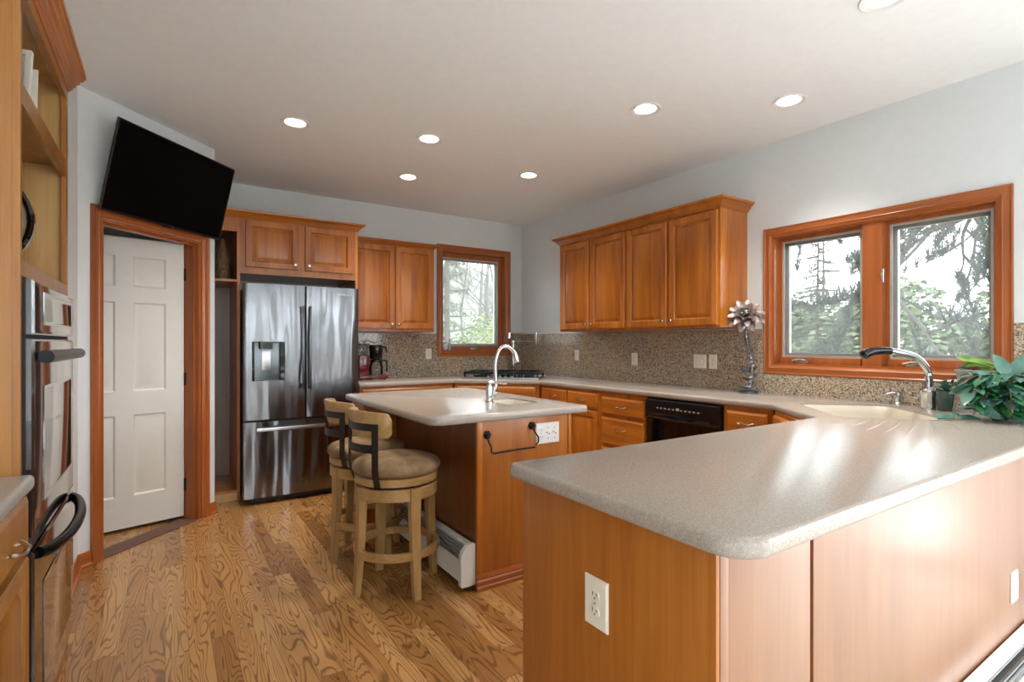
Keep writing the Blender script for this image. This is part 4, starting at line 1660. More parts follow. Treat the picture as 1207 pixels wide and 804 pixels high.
# ------------------------------------------------------------------ outlets and switches
def plate(name, label, loc, rz, w, h, items, mat='ivory_plastic', group='outlets and switches'):
    """items: list of (x, kind) on the plate centre line"""
    c = thing(name, label, 'switch' if 'switch' in name else 'outlet', loc, rz, group)
    mb = MB()
    mb.rings([rect(-w / 2, w / 2, -h / 2, h / 2, 0, 0.0), rect(-w / 2, w / 2, -h / 2, h / 2, 0, -0.004), rect(-w / 2, w / 2, -h / 2, h / 2, 0.004, -0.0075)], True, True)
    mb.build('cover_plate', mat, c, smooth=20)
    for x, kind in items:
        if kind == 'duplex':
            for z in (0.02, -0.02):
                mb = MB()
                pts = [(x + 0.0165 * math.cos(a), z + 0.0145 * max(-0.82, min(0.82, math.sin(a)))) for a in [2 * PI * i / 24 for i in range(24)]]
                mb.rings([[(a, -0.0072, b) for a, b in pts], [(a, -0.0095, b) for a, b in pts]])
                s = mb.build('socket', mat, c, smooth=20)
                mb = MB()
                mb.box(x - 0.008, x - 0.0055, -0.0099, -0.0094, z - 0.001, z + 0.008)
                mb.box(x + 0.0055, x + 0.008, -0.0099, -0.0094, z - 0.001, z + 0.007)
                mb.lathe([(0.0025, -0.0099), (0.0025, -0.0094)], (x, 0, z - 0.007), 10, 'y')
                mb.build('slots', 'dark_slot', s, smooth=0)
        elif kind == 'toggle':
            mb = MB()
            mb.box(x - 0.005, x + 0.005, -0.009, -0.007, -0.012, 0.012)
            s = mb.build('toggle_slot', mat, c, smooth=0)
            mb = MB()
            mb.box(x - 0.0038, x + 0.0038, -0.018, -0.008, 0.0, 0.009, 0.001)
            mb.build('toggle', mat, s)
        elif kind == 'slant':
            for ang in (0.5,):
                mb = MB()
                mt = Matrix.Translation((x, -0.0075, 0)) @ Matrix.Rotation(ang, 4, 'Y')
                mb.box(-0.017, 0.017, -0.002, 0.0005, -0.010, 0.010, mat=mt)
                s = mb.build('socket', mat, c, smooth=20)
                mb = MB()
                mb.box(-0.012, -0.004, -0.0025, -0.0019, -0.003, 0.003, mat=mt)
                mb.box(0.004, 0.012, -0.0025, -0.0019, -0.003, 0.003, mat=mt)
                mb.build('slots', 'dark_slot', s, smooth=0)
    for x, kind in items:
        for z in ((0.0,) if kind == 'duplex' else (0.03, -0.03)):
            mb = MB()
            mb.lathe([(0.003, -0.0072), (0.003, -0.0082)], (x, 0, z), 8, 'y')
            mb.build('screw', 'nickel', c)
    return c


RZ = -PI / 2
plate('light_switch', 'small ivory switch on the granite nearest the cooktop corner', (3.684, 4.34, 1.15), RZ, 0.07, 0.115, [(0, 'toggle')])
plate('wall_outlet', 'ivory outlet on the granite behind the middle of the right worktop', (3.684, 3.51, 1.13), RZ, 0.07, 0.115, [(0, 'duplex')])
plate('light_switch', 'wide ivory double switch plate on the granite near the flower sculpture', (3.684, 2.785, 1.13), RZ, 0.118, 0.115, [(-0.023, 'toggle'), (0.023, 'toggle')])
plate('wall_outlet', 'ivory outlet on the granite right beside the double switch plate', (3.684, 2.66, 1.13), RZ, 0.072, 0.115, [(0, 'duplex')])
plate('wall_outlet', 'ivory outlet on the granite just left of the single back window', (2.44, 5.404, 1.16), 0, 0.07, 0.115, [(0, 'duplex')])
plate('wall_outlet', 'ivory outlet on the left end panel of the peninsula', (PX - 0.0003, 0.996, 0.625), RZ, 0.083, 0.125, [(0, 'duplex')])
plate('wall_outlet', 'white outlet low on the peninsula back panel at the right edge', (2.80, PY0 + 0.0035, 0.32), 0, 0.072, 0.118, [(0, 'duplex')], 'white_plastic')
plate('wall_outlet', 'large white outlet plate on the island end panel', (1.797, IY0 - 0.0003, 0.775), 0, 0.163, 0.116, [(-0.046, 'duplex'), (0.0, 'slant'), (0.046, 'slant')], 'white_plastic')

# ------------------------------------------------------------------ iron towel bar on the island
c = thing('towel_bar', 'curled black iron towel bar on the island end panel', 'towel bar', (0, IY0, 0))
for x, z in ((1.402, 0.802), (1.690, 0.826)):
    mb = MB()
    for k in range(6):
        a = k * PI / 3
        mb.lathe([(0.003, -0.001), (0.010, -0.004), (0.008, -0.012), (0.002, -0.015)], (x + 0.014 * math.cos(a), 0, z + 0.014 * math.sin(a)), 8, 'y')
    mb.lathe([(0.018, -0.0005), (0.018, -0.006), (0.01, -0.018), (0.006, -0.022)], (x, 0, z), 14, 'y')
    mb.build('rosette', 'iron', c)
    sg = 1
    mb = MB()
    mb.tube([(x, -0.015, z), (x - 0.012, -0.028, z - 0.012), (x + 0.004, -0.034, z - 0.04), (x + 0.020, -0.036, z - 0.062), (x + 0.018, -0.037, z - 0.088), (x + 0.002, -0.037, z - 0.10)] if x > 1.5 else
            [(x, -0.015, z), (x - 0.012, -0.028, z - 0.012), (x - 0.004, -0.034, z - 0.04), (x + 0.008, -0.036, z - 0.060), (x + 0.006, -0.037, z - 0.085), (x + 0.022, -0.037, z - 0.095)], 0.0045, 8)
    mb.build('hook_arm', 'iron', c)
mb = MB()
pts = []
for i in range(41):
    k = i / 40
    pts.append((1.42 + 0.268 * k, -0.037, 0.707 + 0.005 * k + 0.003 * math.sin(PI * k)))
mb.tube(pts, [0.0048 + 0.0009 * math.sin(i * 2.2) for i in range(41)], 8)
mb.build('bar', 'iron', c)


# ------------------------------------------------------------------ taps
def bez(pts, n=8):
    """Catmull-Rom through the points"""
    P = [Vector(p) for p in pts]
    P = [P[0] * 2 - P[1]] + P + [P[-1] * 2 - P[-2]]
    out = []
    for i in range(1, len(P) - 2):
        for j in range(n):
            t_ = j / n
            a, b, c_, d = P[i - 1], P[i], P[i + 1], P[i + 2]
            out.append(0.5 * ((2 * b) + (c_ - a) * t_ + (2 * a - 5 * b + 4 * c_ - d) * t_ * t_ + (3 * b - a - 3 * c_ + d) * t_ ** 3))
    out.append(P[-2])
    return out


# island gooseneck: arcs towards the prep sink
c = thing('prep_faucet', 'chrome gooseneck faucet on the island worktop', 'faucet', (1.665, 2.79, 0.9145), 0)
mb = MB()
mb.lathe([(0.027, 0.0), (0.027, 0.006), (0.022, 0.012), (0.022, 0.095), (0.019, 0.11), (0.012, 0.12)], n=24)
mb.build('base', 'chrome', c)
mb = MB()
up = bez([(0.024, -0.012, 0.03), (0.032, -0.02, 0.06), (0.034, -0.02, 0.13), (0.034, -0.02, 0.25), (0.062, -0.022, 0.325), (0.115, -0.025, 0.345), (0.165, -0.028, 0.31), (0.185, -0.03, 0.245)], 7)
mb.tube(up, [0.0125] * (len(up) - 6) + [0.0135, 0.0145, 0.0155, 0.016, 0.016, 0.0155], 14)
mb.build('spout', 'chrome', c)
mb = MB()
mb.tube([(0.0, 0, 0.12), (0.03, -0.035, 0.125), (0.075, -0.085, 0.118)], [0.011, 0.008, 0.006], 10)
mb.build('lever', 'chrome', c)

# main sink faucet with dark pull-out head
fl = Vector((*uv(1.665, 3.325), 0.9145))
c = thing('sink_faucet', 'tall arched chrome faucet with black pull-out head behind the main sink', 'faucet', tuple(fl), 0)
mb = MB()
mb.lathe([(0.045, 0.0), (0.045, 0.004), (0.039, 0.008), (0.039, 0.075), (0.044, 0.085), (0.044, 0.102), (0.034, 0.116), (0.022, 0.122)], n=28)
mb.build('base', 'chrome', c)
hd = Vector((-0.88, 0.47, 0)).normalized()     # over the bowl, towards the far left in the picture


def fp(o, z):
    return hd * o + Vector((0, 0, z))


mb = MB()
sp_ = bez([fp(0.0, 0.11), fp(0.0, 0.17), fp(0.014, 0.225), fp(0.075, 0.285), fp(0.15, 0.308), fp(0.23, 0.322)], 8)
mb.tube(sp_, [0.021] * 12 + [0.019] * (len(sp_) - 12), 14)
mb.build('spout', 'chrome', c)
mb = MB()
mb.tube([fp(0.228, 0.322), fp(0.26, 0.325), fp(0.32, 0.322), fp(0.355, 0.315), fp(0.385, 0.300), fp(0.392, 0.290)], [0.020, 0.021, 0.022, 0.025, 0.026, 0.014], 14)
mb.build('spray_head', 'black_plastic', c)
mb = MB()
rv = Vector((0.836, -0.549, 0))
mb.tube(bez([rv * 0.02 + Vector((0, 0, 0.090)), rv * 0.07 + Vector((0, 0, 0.094)), rv * 0.115 + Vector((0, 0, 0.130)), rv * 0.14 + Vector((0, 0, 0.175))], 5), [0.012, 0.012, 0.011, 0.011, 0.010, 0.010, 0.009, 0.009, 0.008, 0.008, 0.008, 0.007, 0.007, 0.006, 0.006, 0.005], 10)
mb.build('lever', 'black_plastic', c)

c = thing('soap_dispenser', 'small chrome soap dispenser at the back of the main sink', 'soap dispenser', (3.645, 1.365, 0.9145))
mb = MB()
mb.lathe([(0.026, 0.0), (0.026, 0.008), (0.019, 0.016), (0.019, 0.045), (0.026, 0.052), (0.026, 0.074), (0.012, 0.08)], n=20)
mb.build('body', 'chrome', c)
mb = MB()
mb.tube([(-0.005, 0, 0.066), (-0.035, 0.022, 0.07), (-0.062, 0.040, 0.062)], [0.011, 0.010, 0.008], 8)
mb.build('nozzle', 'chrome', c)

# pot filler behind the cooktop
c = thing('pot_filler', 'folded chrome pot filler rising behind the cooktop', 'faucet', (3.47, 5.255, 0.9145))
mb = MB()
mb.lathe([(0.032, 0.0), (0.032, 0.01), (0.022, 0.02), (0.021, 0.36), (0.025, 0.365), (0.025, 0.395), (0.01, 0.40)], n=18)
mb.build('post', 'chrome', c)
mb = MB()
mb.tube([(0.0, 0.0, 0.378), (0.16, -0.235, 0.378)], 0.014, 12)
mb.build('lower_arm', 'chrome', c)
mb = MB()
mb.lathe([(0.018, 0.355), (0.02, 0.36), (0.02, 0.49), (0.016, 0.495)], (0.163, -0.24, 0), 16)
mb.build('elbow', 'chrome', c)
mb = MB()
mb.tube([(0.163, -0.24, 0.472), (-0.16, -0.175, 0.476)], 0.014, 12)
mb.tube([(-0.165, -0.175, 0.485), (-0.168, -0.175, 0.42)], [0.013, 0.013], 12)
mb.build('upper_arm', 'chrome', c)

# ------------------------------------------------------------------ cooktop
c = thing('gas_cooktop', 'low black gas cooktop set diagonally in the corner worktop', 'cooktop', (3.005, 4.715, 0.915), -PI / 4)
mb = MB()
mb.box(-0.40, 0.40, -0.26, 0.26, 0.0, 0.010, 0.003)
mb.build('glass_plate', 'black_gloss', c)
mb = MB()
for k in (-1, 1):
    mb.box(-0.402, 0.402, 0.258 * k - 0.004, 0.258 * k + 0.004, 0.0, 0.018, 0.001)
mb.build('steel_edge', 'steel_trim', c)
for gx in (-0.265, 0.0, 0.265):
    mb = MB()
    for yy in (-0.20, 0.20):
        mb.box(gx - 0.125, gx + 0.125, yy - 0.007, yy + 0.007, 0.048, 0.072, 0.002)
    for xx in (-0.118, 0.118):
        mb.box(gx + xx - 0.007, gx + xx + 0.007, -0.193, 0.193, 0.048, 0.072, 0.002)
    for a in (0, PI / 2):
        mt = Matrix.Translation((gx, 0, 0)) @ Matrix.Rotation(a, 4, 'Z')
        mb.box(-0.11 if a == 0 else -0.19, 0.11 if a == 0 else 0.19, -0.005, 0.005, 0.0485, 0.075, mat=mt)
    for xx in (-0.118, 0.118):
        for yy in (-0.19, 0.19):
            mb.box(gx + xx - 0.008, gx + xx + 0.008, yy - 0.008, yy + 0.008, 0.0101, 0.05)
    mb.build('grate', 'cast_iron', c)
for gx, gy, rr in ((-0.265, 0.10, 0.04), (-0.265, -0.10, 0.035), (0.265, 0.10, 0.035), (0.265, -0.10, 0.04), (0.0, 0.03, 0.05)):
    mb = MB()
    mb.lathe([(rr, 0.0101), (rr, 0.026), (rr * 0.9, 0.034), (rr * 0.5, 0.040)], (gx, gy, 0), 20)
    mb.build('burner', 'cast_iron', c)
for k in range(5):
    mb = MB()
    mb.lathe([(0.019, 0.0105), (0.018, 0.026), (0.012, 0.029)], (-0.12 + 0.06 * k, -0.228, 0), 16)
    mb.build('control_knob', 'steel_trim', c)

# ------------------------------------------------------------------ coffee maker
c = thing('coffee_maker', 'deep red drip coffee maker with glass carafe beside the refrigerator', 'coffee maker', (1.60, 5.17, 0.9148))
mb = MB()
mb.box(-0.02, 0.27, -0.07, 0.07, 0.012, 0.045, 0.012)
for x in (0.0, 0.10, 0.24):
    for y in (-0.05, 0.05):
        mb.lathe([(0.012, 0.0), (0.012, 0.015)], (x, y, 0), 10)
mb.build('base', 'coffee_red', c)
mb = MB()
mb.box(-0.02, 0.075, -0.065, 0.065, 0.044, 0.245, 0.008)
mb.build('tower', 'coffee_red', c)
mb = MB()
mb.box(-0.015, 0.07, -0.06, 0.06, 0.246, 0.345, 0.006)
mb.build('water_tank', 'clear_glass', c)
mb = MB()
mb.box(-0.018, 0.085, -0.063, 0.063, 0.3455, 0.358, 0.004)
mb.build('tank_lid', 'black_plastic', c)
mb = MB()
mb.tube([(0.05, 0, 0.30), (0.05, 0, 0.385), (0.10, 0, 0.385), (0.15, 0, 0.365)], 0.006, 8)
mb.build('outlet_arm', 'chrome', c)
mb = MB()
mb.lathe([(0.055, 0.205), (0.062, 0.215), (0.07, 0.335), (0.066, 0.345), (0.02, 0.348)], (0.165, 0, 0), 24)
bk = mb.build('brew_basket', 'black_plastic', c)
mb = MB()
mb.tube(bez([(0.23, 0, 0.325), (0.262, 0, 0.325), (0.272, 0, 0.29), (0.272, 0, 0.265)], 4), 0.009, 8)
mb.build('handle', 'black_plastic', bk)
mb = MB()
mb.lathe([(0.05, 0.047), (0.066, 0.052), (0.068, 0.12), (0.058, 0.17), (0.05, 0.178)], (0.165, 0, 0), 28, caps=False)
cf = mb.build('carafe', 'clear_glass', c)
mb = MB()
mb.lathe([(0.056, 0.176), (0.056, 0.196), (0.03, 0.203)], (0.165, 0, 0), 24)
mb.build('carafe_lid', 'black_plastic', cf)
mb = MB()
mb.tube(bez([(0.215, 0, 0.187), (0.268, 0, 0.187), (0.276, 0, 0.15), (0.276, 0, 0.075)], 5), 0.008, 8)
mb.build('carafe_handle', 'black_plastic', cf)

# sill ornaments
c = thing('sill_vase', 'little round white vase on the back window sill', 'vase', (2.666, 5.449, 1.1995))
mb = MB()
mb.lathe([(0.018, 0.0), (0.03, 0.012), (0.034, 0.035), (0.026, 0.058), (0.014, 0.068), (0.017, 0.082)], n=20)
mb.build('vase_body', 'pale_ceramic', c)
mb = MB()
for k in range(14):
    a = k * 2.4
    p = Vector((0.014 * math.cos(a), 0.014 * math.sin(a), 0.085 + 0.004 * (k % 3)))
    mb.lathe([(0.002, -0.007), (0.009, 0.0), (0.002, 0.007)], tuple(p), 8)
mb.build('blossom', 'white_plastic', c)
c = thing('sill_bottle', 'slim pale bottle on the back window sill', 'bottle', (2.722, 5.449, 1.1995))
mb = MB()
mb.lathe([(0.017, 0.0), (0.019, 0.006), (0.019, 0.06), (0.008, 0.08), (0.007, 0.118), (0.009, 0.122)], n=18)
mb.build('bottle_body', 'zinc', c)
mb = MB()
mb.lathe([(0.0068, 0.112), (0.008, 0.124), (0.006, 0.134)], n=12)
mb.build('stopper', 'steel_trim', c)

# ------------------------------------------------------------------ metal flower sculpture
c = thing('flower_sculpture', 'grey metal flower sculpture with coiled base on the worktop', 'sculpture', (3.575, 2.285, 0.9148))
mb = MB()
mb.lathe([(0.062, 0.0), (0.066, 0.004), (0.064, 0.016), (0.05, 0.02)], n=28)
mb.build('base_disc', 'blue_metal', c)
mb = MB()
pts = []
for i in range(70):
    k = i / 69
    a = k * 4.6 * PI + 0.6
    rr = 0.060 - 0.018 * math.sin(k * PI) + 0.005 * math.sin(k * 20)
    pts.append((rr * math.cos(a), rr * math.sin(a), 0.022 + 0.15 * k + 0.01 * math.sin(a)))
mb.tube(pts, 0.008, 8)
mb.build('coil', 'sculpture_metal', c)
for sg, zz in ((-1, 0.16), (1, 0.165)):
    mb = MB()      # cupped leaves at the foot of the stem
    loops = []
    for i in range(9):
        k = i / 8
        w = 0.038 * math.sin(PI * min(1, k * 0.95 + 0.03)) + 0.001
        cx_2 = sg * (0.004 + 0.075 * k)
        loops.append([(cx_2, -w, zz + 0.012 * math.sin(k * PI) + 0.02 * (1 - k)), (cx_2, 0, zz - 0.012 * math.sin(k * PI) + 0.02 * (1 - k)), (cx_2, w, zz + 0.012 * math.sin(k * PI) + 0.02 * (1 - k)),
                      (cx_2, 0, zz - 0.015 * math.sin(k * PI) - 0.001 + 0.02 * (1 - k))])
    mb.rings(loops)
    mb.build('leaf', 'sculpture_metal', c, smooth=60)
mb = MB()
pts = []
for i in range(46):
    k = i / 45
    pts.append((0.032 * math.sin(k * 5.2) * (1 - 0.3 * k), -0.012 * math.sin(k * 4.0 + 0.6), 0.03 + 0.50 * k))
mb.tube(pts, [0.013 + 0.003 * math.sin(i * 1.9) for i in range(46)], 10)
for i in range(3, 44, 1):
    p = pts[i]
    a = i * 2.4
    mb.lathe([(0.001, -0.012), (0.009, 0.0), (0.001, 0.012)], (p[0] + 0.012 * math.cos(a), p[1] + 0.012 * math.sin(a), p[2]), 6)
mb.build('stem', 'sculpture_metal', c, smooth=50)
top = Vector(pts[-1]) + Vector((-0.01, -0.006, 0.035))
HEAD = Vector((0, 0, 1)).rotation_difference(Vector((-0.70, -0.45, 0.55)).normalized()).to_matrix()
for layer, (n, ln, el, wd) in enumerate(((9, 0.14, -0.1, 0.033), (9, 0.13, 0.35, 0.030), (7, 0.11, 0.75, 0.025), (5, 0.09, 1.15, 0.018))):
    for k in range(n):
        a = 2 * PI * k / n + layer * 0.4 + random.uniform(-0.08, 0.08)
        d = Vector((math.cos(a), math.sin(a), 0))
        t_ = Vector((-math.sin(a), math.cos(a), 0))
        mb = MB()
        loops = []
        for i in range(8):
            s = i / 7
            e_ = el + 0.25 * (1 - s)
            p = d * (ln * s * math.cos(e_)) + Vector((0, 0, ln * s * math.sin(e_) - 0.006 * layer))
            w = wd * math.sin(PI * (0.10 + 0.86 * s)) ** 0.7
            cup = 0.012 * math.sin(PI * s)
            loops.append([top + HEAD @ v for v in (p - t_ * w + Vector((0, 0, cup)), p, p + t_ * w + Vector((0, 0, cup)), p - Vector((0, 0, 0.002)))])
        mb.rings(loops)
        mb.build('petal', 'petal_metal', c, smooth=50)
mb = MB()
for i in range(26):
    a = i * 2.4
    rr = 0.004 * math.sqrt(i)
    b = top + HEAD @ Vector((rr * math.cos(a), rr * math.sin(a), 0.01))
    mb.tube([b, b + HEAD @ Vector((rr * math.cos(a) * 0.8, rr * math.sin(a) * 0.8, 0.05))], [0.0015, 0.0025], 5)
mb.build('stamens', 'steel_trim', c)

# ------------------------------------------------------------------ plants by the sink
def leaf(mb, base, direction, length, width, up=Vector((0, 0, 1)), curl=0.25, fold=0.18):
    d = Vector(direction).normalized()
    s_ = d.cross(up)
    if s_.length < 1e-3:
        s_ = Vector((1, 0, 0))
    s_.normalize()
    nrm = s_.cross(d).normalized()
    rows = []
    n = 8
    for i in range(n + 1):
        k = i / n
        w = width * (math.sin(PI * (0.04 + 0.95 * k)) ** 0.75) * (1 - 0.25 * k)
        p = Vector(base) + d * (length * k) - nrm * (curl * length * k * k)
        rows.append((p - s_ * w + nrm * fold * w, p, p + s_ * w + nrm * fold * w, p - nrm * 0.0012))
    mb.rings(rows)


c = thing('zinc_planter', 'low grey metal planter box under the double window', 'planter', (3.58, 0.80, 0.9148))
mb = MB()
lp = []
for ins, z in ((0.018, 0.0), (0.0, 0.215), (-0.006, 0.217), (-0.006, 0.226), (0.006, 0.226), (0.006, 0.20)):
    lp.append([(-0.08 + ins, -0.245 + ins, z), (0.08 - ins, -0.245 + ins, z), (0.08 - ins, 0.245 - ins, z), (-0.08 + ins, 0.245 - ins, z)])
mb.rings(lp)
mb.build('box', 'zinc', c, smooth=30)
mb = MB()
mb.box(-0.074, 0.074, -0.239, 0.239, 0.19, 0.2002)
mb.build('soil', 'soil', c)
rnd = random.Random(3)
c = thing('flowering_plant', 'small plant with red and purple blooms in the metal planter', 'plant', (3.57, 0.975, 1.1152))
mb = MB()
mb2 = MB()
mb3 = MB()
for i in range(26):
    a = rnd.uniform(0, 2 * PI)
    p = Vector((rnd.uniform(-0.06, 0.05), rnd.uniform(-0.10, 0.045), 0))
    tip = p + Vector((0.02 * math.cos(a), 0.02 * math.sin(a), rnd.uniform(0.025, 0.05)))
    mb.tube([p, tip], [0.0022, 0.0015], 5)
    leaf(mb, p + Vector((0, 0, 0.008)), (math.cos(a), math.sin(a), 0.6), 0.035, 0.009)
    tgt = mb2 if i % 2 else mb3
    for k in range(5):
        b = a + k * 2 * PI / 5
        leaf(tgt, tip, (math.cos(b), math.sin(b), 0.35), 0.022, 0.010)
mb.build('foliage', 'leaf_green', c)
mb2.build('bloom', 'petal_red', c)
mb3.build('bloom', 'petal_purple', c)
# a light sprig leaning left over the rim
c = thing('leafy_sprig', 'bright green leafy sprig leaning out of the metal planter', 'plant', (3.55, 0.86, 1.1152))
mb = MB()
mb2 = MB()
st_ = bez([(0, 0, 0), (-0.015, 0.03, 0.045), (-0.03, 0.07, 0.062), (-0.04, 0.115, 0.068)], 6)
mb.tube(st_, 0.0035, 6)
for i, p in enumerate(st_[5:]):
    sgn = 1 if i % 2 else -1
    leaf(mb2, p, Vector((-0.3, 0.9, 0.45 * sgn)), 0.05 + 0.002 * i, 0.016, up=Vector((-0.8, -0.4, 0.3)))
mb.build('stem', 'stem_brown', c)
mb2.build('foliage', 'leaf_light', c)

# dark green tumbler with a succulent, right of the faucet
c = thing('succulent_pot', 'dark green glass tumbler holding a succulent beside the main faucet', 'potted plant', (3.502, 1.092, 0.9148))
mb = MB()
mb.lathe([(0.028, 0.0), (0.031, 0.005), (0.040, 0.105), (0.040, 0.11), (0.036, 0.11), (0.033, 0.10)], n=26)
mb.build('pot', 'pot_green', c)
mb = MB()
for layer in range(4):
    n = 7
    for k in range(n):
        a = 2 * PI * k / n + layer * 0.45
        el = 0.2 + 0.35 * layer
        leaf(mb, (0, 0, 0.105 + 0.008 * layer), (math.cos(a) * math.cos(el), math.sin(a) * math.cos(el), math.sin(el)), 0.062 - 0.008 * layer, 0.014, curl=-0.15)
mb.build('rosette', 'leaf_blue_green', c, smooth=60)

# big trailing plant
c = thing('trailing_plant', 'large potted plant with glossy oval leaves spilling onto the peninsula', 'potted plant', (3.30, 0.80, 0.9148))
mb = MB()
mb.lathe([(0.045, 0.0), (0.05, 0.004), (0.062, 0.10), (0.066, 0.102), (0.066, 0.115), (0.060, 0.115), (0.056, 0.10)], n=26)
mb.build('pot', 'pot_grey', c)
mb = MB()
stems = []
mbl = MB()
mbd = MB()
rnd = random.Random(11)
for i in range(34):
    a = rnd.uniform(0, 2 * PI)
    out = rnd.uniform(0.07, 0.19)
    rise = rnd.uniform(0.03, 0.13)
    fall = rnd.uniform(-0.16, 0.05)
    p0 = Vector((0.03 * math.cos(a), 0.03 * math.sin(a), 0.10))
    p1 = Vector((out * 0.5 * math.cos(a), out * 0.5 * math.sin(a), 0.10 + rise))
    p2 = Vector((out * math.cos(a), out * math.sin(a), max(0.03, 0.10 + rise * 0.6 + fall)))
    st_ = bez([p0, p1, p2], 5)
    mb.tube(st_, 0.003, 6)
    for j, p in enumerate(st_[3:]):
        b = a + rnd.uniform(-1.3, 1.3)
        dz = rnd.uniform(-0.5, 0.35)
        if p.z < 0.06:
            dz = max(0.0, dz)
        leaf(mbl if rnd.random() < 0.45 else mbd, p, (math.cos(b), math.sin(b), dz), rnd.uniform(0.07, 0.105), rnd.uniform(0.018, 0.027), curl=0.25)
# upright pair at the top and a long leaf lying on the worktop
for p, d, l, w in (((-0.005, -0.01, 0.21), (-0.25, 0.3, 1.0), 0.11, 0.036), ((0.01, -0.03, 0.21), (0.2, -0.35, 0.9), 0.115, 0.04), ((-0.02, 0.03, 0.19), (-0.4, 0.75, 0.55), 0.09, 0.026),
                   ((-0.04, 0.06, 0.16), (-0.35, 0.85, -0.15), 0.14, 0.035)):
    leaf(mbl, p, d, l, w, up=Vector((-0.7, -0.4, 0.6)))
mb.tube([(0, 0, 0.09), (-0.006, -0.01, 0.21)], 0.004, 6)
mb.tube([(0, 0, 0.09), (0.01, -0.03, 0.21)], 0.004, 6)
leaf(mbd, (-0.10, 0.03, 0.075), (0.10, -0.85, -0.30), 0.19, 0.036, up=Vector((-0.75, -0.35, 0.5)), curl=0.04)
leaf(mbl, (-0.13, 0.10, 0.085), (-0.05, -0.80, -0.40), 0.14, 0.032, up=Vector((-0.75, -0.35, 0.5)), curl=0.05)
for kk in range(16):
    aa = 2.2 + 2.9 * kk / 15
    pp_ = Vector((0.075 * math.cos(aa), 0.085 * math.sin(aa), 0.10 + 0.03 * (kk % 3)))
    dd_ = Vector((0.45 * math.cos(aa), 0.9 * math.sin(aa), -0.62 - 0.1 * (kk % 2)))
    leaf(mbl if kk % 3 else mbd, pp_, dd_, 0.085, 0.026, up=Vector((-0.7, -0.4, 0.5)), curl=0.1)
mb.build('stem', 'stem_brown', c)
mbl.build('foliage', 'leaf_blue_green', c, smooth=60)
mbd.build('foliage', 'leaf_green', c, smooth=60)
# a fallen twig with two leaves on the drainboard
c = thing('fallen_leaf_sprig', 'fallen grey-green leaf sprig lying on the drainboard', 'leaf', (3.12, 0.93, 0.9215))
mb = MB()
mb.tube([(-0.07, 0.05, 0.0), (0.0, 0.0, 0.003), (0.07, -0.07, 0.0)], 0.003, 6)
mb.build('stem', 'stem_brown', c)
mb = MB()
leaf(mb, (-0.01, 0.01, 0.010), (-0.9, 0.55, 0.06), 0.10, 0.017, up=Vector((-0.5, -0.4, 0.7)), curl=0.05)
leaf(mb, (0.01, -0.01, 0.009), (0.75, -0.75, 0.02), 0.085, 0.014, up=Vector((-0.5, -0.4, 0.7)), curl=0.05)
leaf(mb, (0.0, 0.0, 0.006), (0.5, 0.25, 0.35), 0.055, 0.016, up=Vector((-0.5, -0.4, 0.7)), curl=0.1)
mb.build('foliage', 'leaf_blue_green', c, smooth=60)

# ------------------------------------------------------------------ outdoors
mb = MB()
n = 40
rg = random.Random(5)
hts = {}
vs = []
for j in range(n + 1):
    row = []
    for i in range(n + 1):
        x = -60 + 150 * i / n
        y = -60 + 150 * j / n
        z = -0.55 + 0.03 * math.hypot(max(0, x - 6), max(0, y - 8)) + 0.15 * math.sin(x * 0.3) * math.cos(y * 0.27)
        if -3 < x < 5.5 and -6 < y < 7.5:
            z = -0.55
        row.append(mb.bm.verts.new((x, y, z)))
    vs.append(row)
for j in range(n):
    for i in range(n):
        mb.face((vs[j][i], vs[j][i + 1], vs[j + 1][i + 1], vs[j + 1][i]))
gr = struct(mb.build('ground', 'ground_dry', smooth=60))


mb = MB()
mb.box(-4.5, 7.5, -8, YR - 0.16, -0.2, -0.06)
mb.box(XR + 0.16, 7.5, YR - 0.159, 0.6, -0.2, -0.06)
mb.box(-4.5, XL - 0.31, YR - 0.159, 0.6, -0.2, -0.06)
struct(mb.build('bounce_patio', 'bounce_concrete', smooth=0))  # added unseen slab, pale so it throws daylight up to the ceiling


def needle_tuft(mb, p, r, k=16, rn=random):
    for i in range(k):
        th = rn.uniform(0, 2 * PI)
        ph = math.acos(rn.uniform(-0.6, 1))
        d = Vector((math.sin(ph) * math.cos(th), math.sin(ph) * math.sin(th), math.cos(ph)))
        u, v = frame_from(d)
        w = r * 0.035
        a = p + u * w
        b = p - u * w
        mb.face([mb.bm.verts.new(a), mb.bm.verts.new(b), mb.bm.verts.new(p + d * r)])


def conifer(loc, h, spread, seed, label, dens=1.0, mat='needles', group='conifers outside the windows'):
    rn = random.Random(seed)
    c = thing('conifer_tree', label, 'tree', loc, rn.uniform(0, 6), group)
    mb = MB()
    mb.tube([(0, 0, 0), (0.02, 0.01, h * 0.5), (0, 0, h)], [h * 0.010, h * 0.007, h * 0.0015], 8)
    f = MB()
    nb = int(46 * dens)
    for i in range(nb):
        k = (i + 0.5) / nb
        z = h * (0.06 + 0.93 * k)
        L = spread * (1 - k) ** 0.85 * rn.uniform(0.7, 1.1) + 0.08
        a = i * 2.399 + rn.uniform(-0.3, 0.3)
        d = Vector((math.cos(a), math.sin(a), rn.uniform(-0.25, 0.15)))
        p0 = Vector((0, 0, z))
        mb.tube([p0, p0 + d * L * 0.5, p0 + d * L + Vector((0, 0, 0.06 * L))], [0.022, 0.013, 0.004], 5)
        m_ = int(5 + 5 * L)
        for j in range(m_):
            q_ = 0.2 + 0.8 * j / m_
            s = Vector((-d.y, d.x, 0)) * rn.uniform(-0.28, 0.28) * L * q_
            needle_tuft(f, p0 + d * L * q_ + s + Vector((0, 0, rn.uniform(-0.06, 0.06))), 0.17 * (0.8 + 0.05 * h), 12, rn)
    mb.build('trunk', 'bark', c)
    f.build('foliage', mat, c, smooth=0, weld=False)
    return c


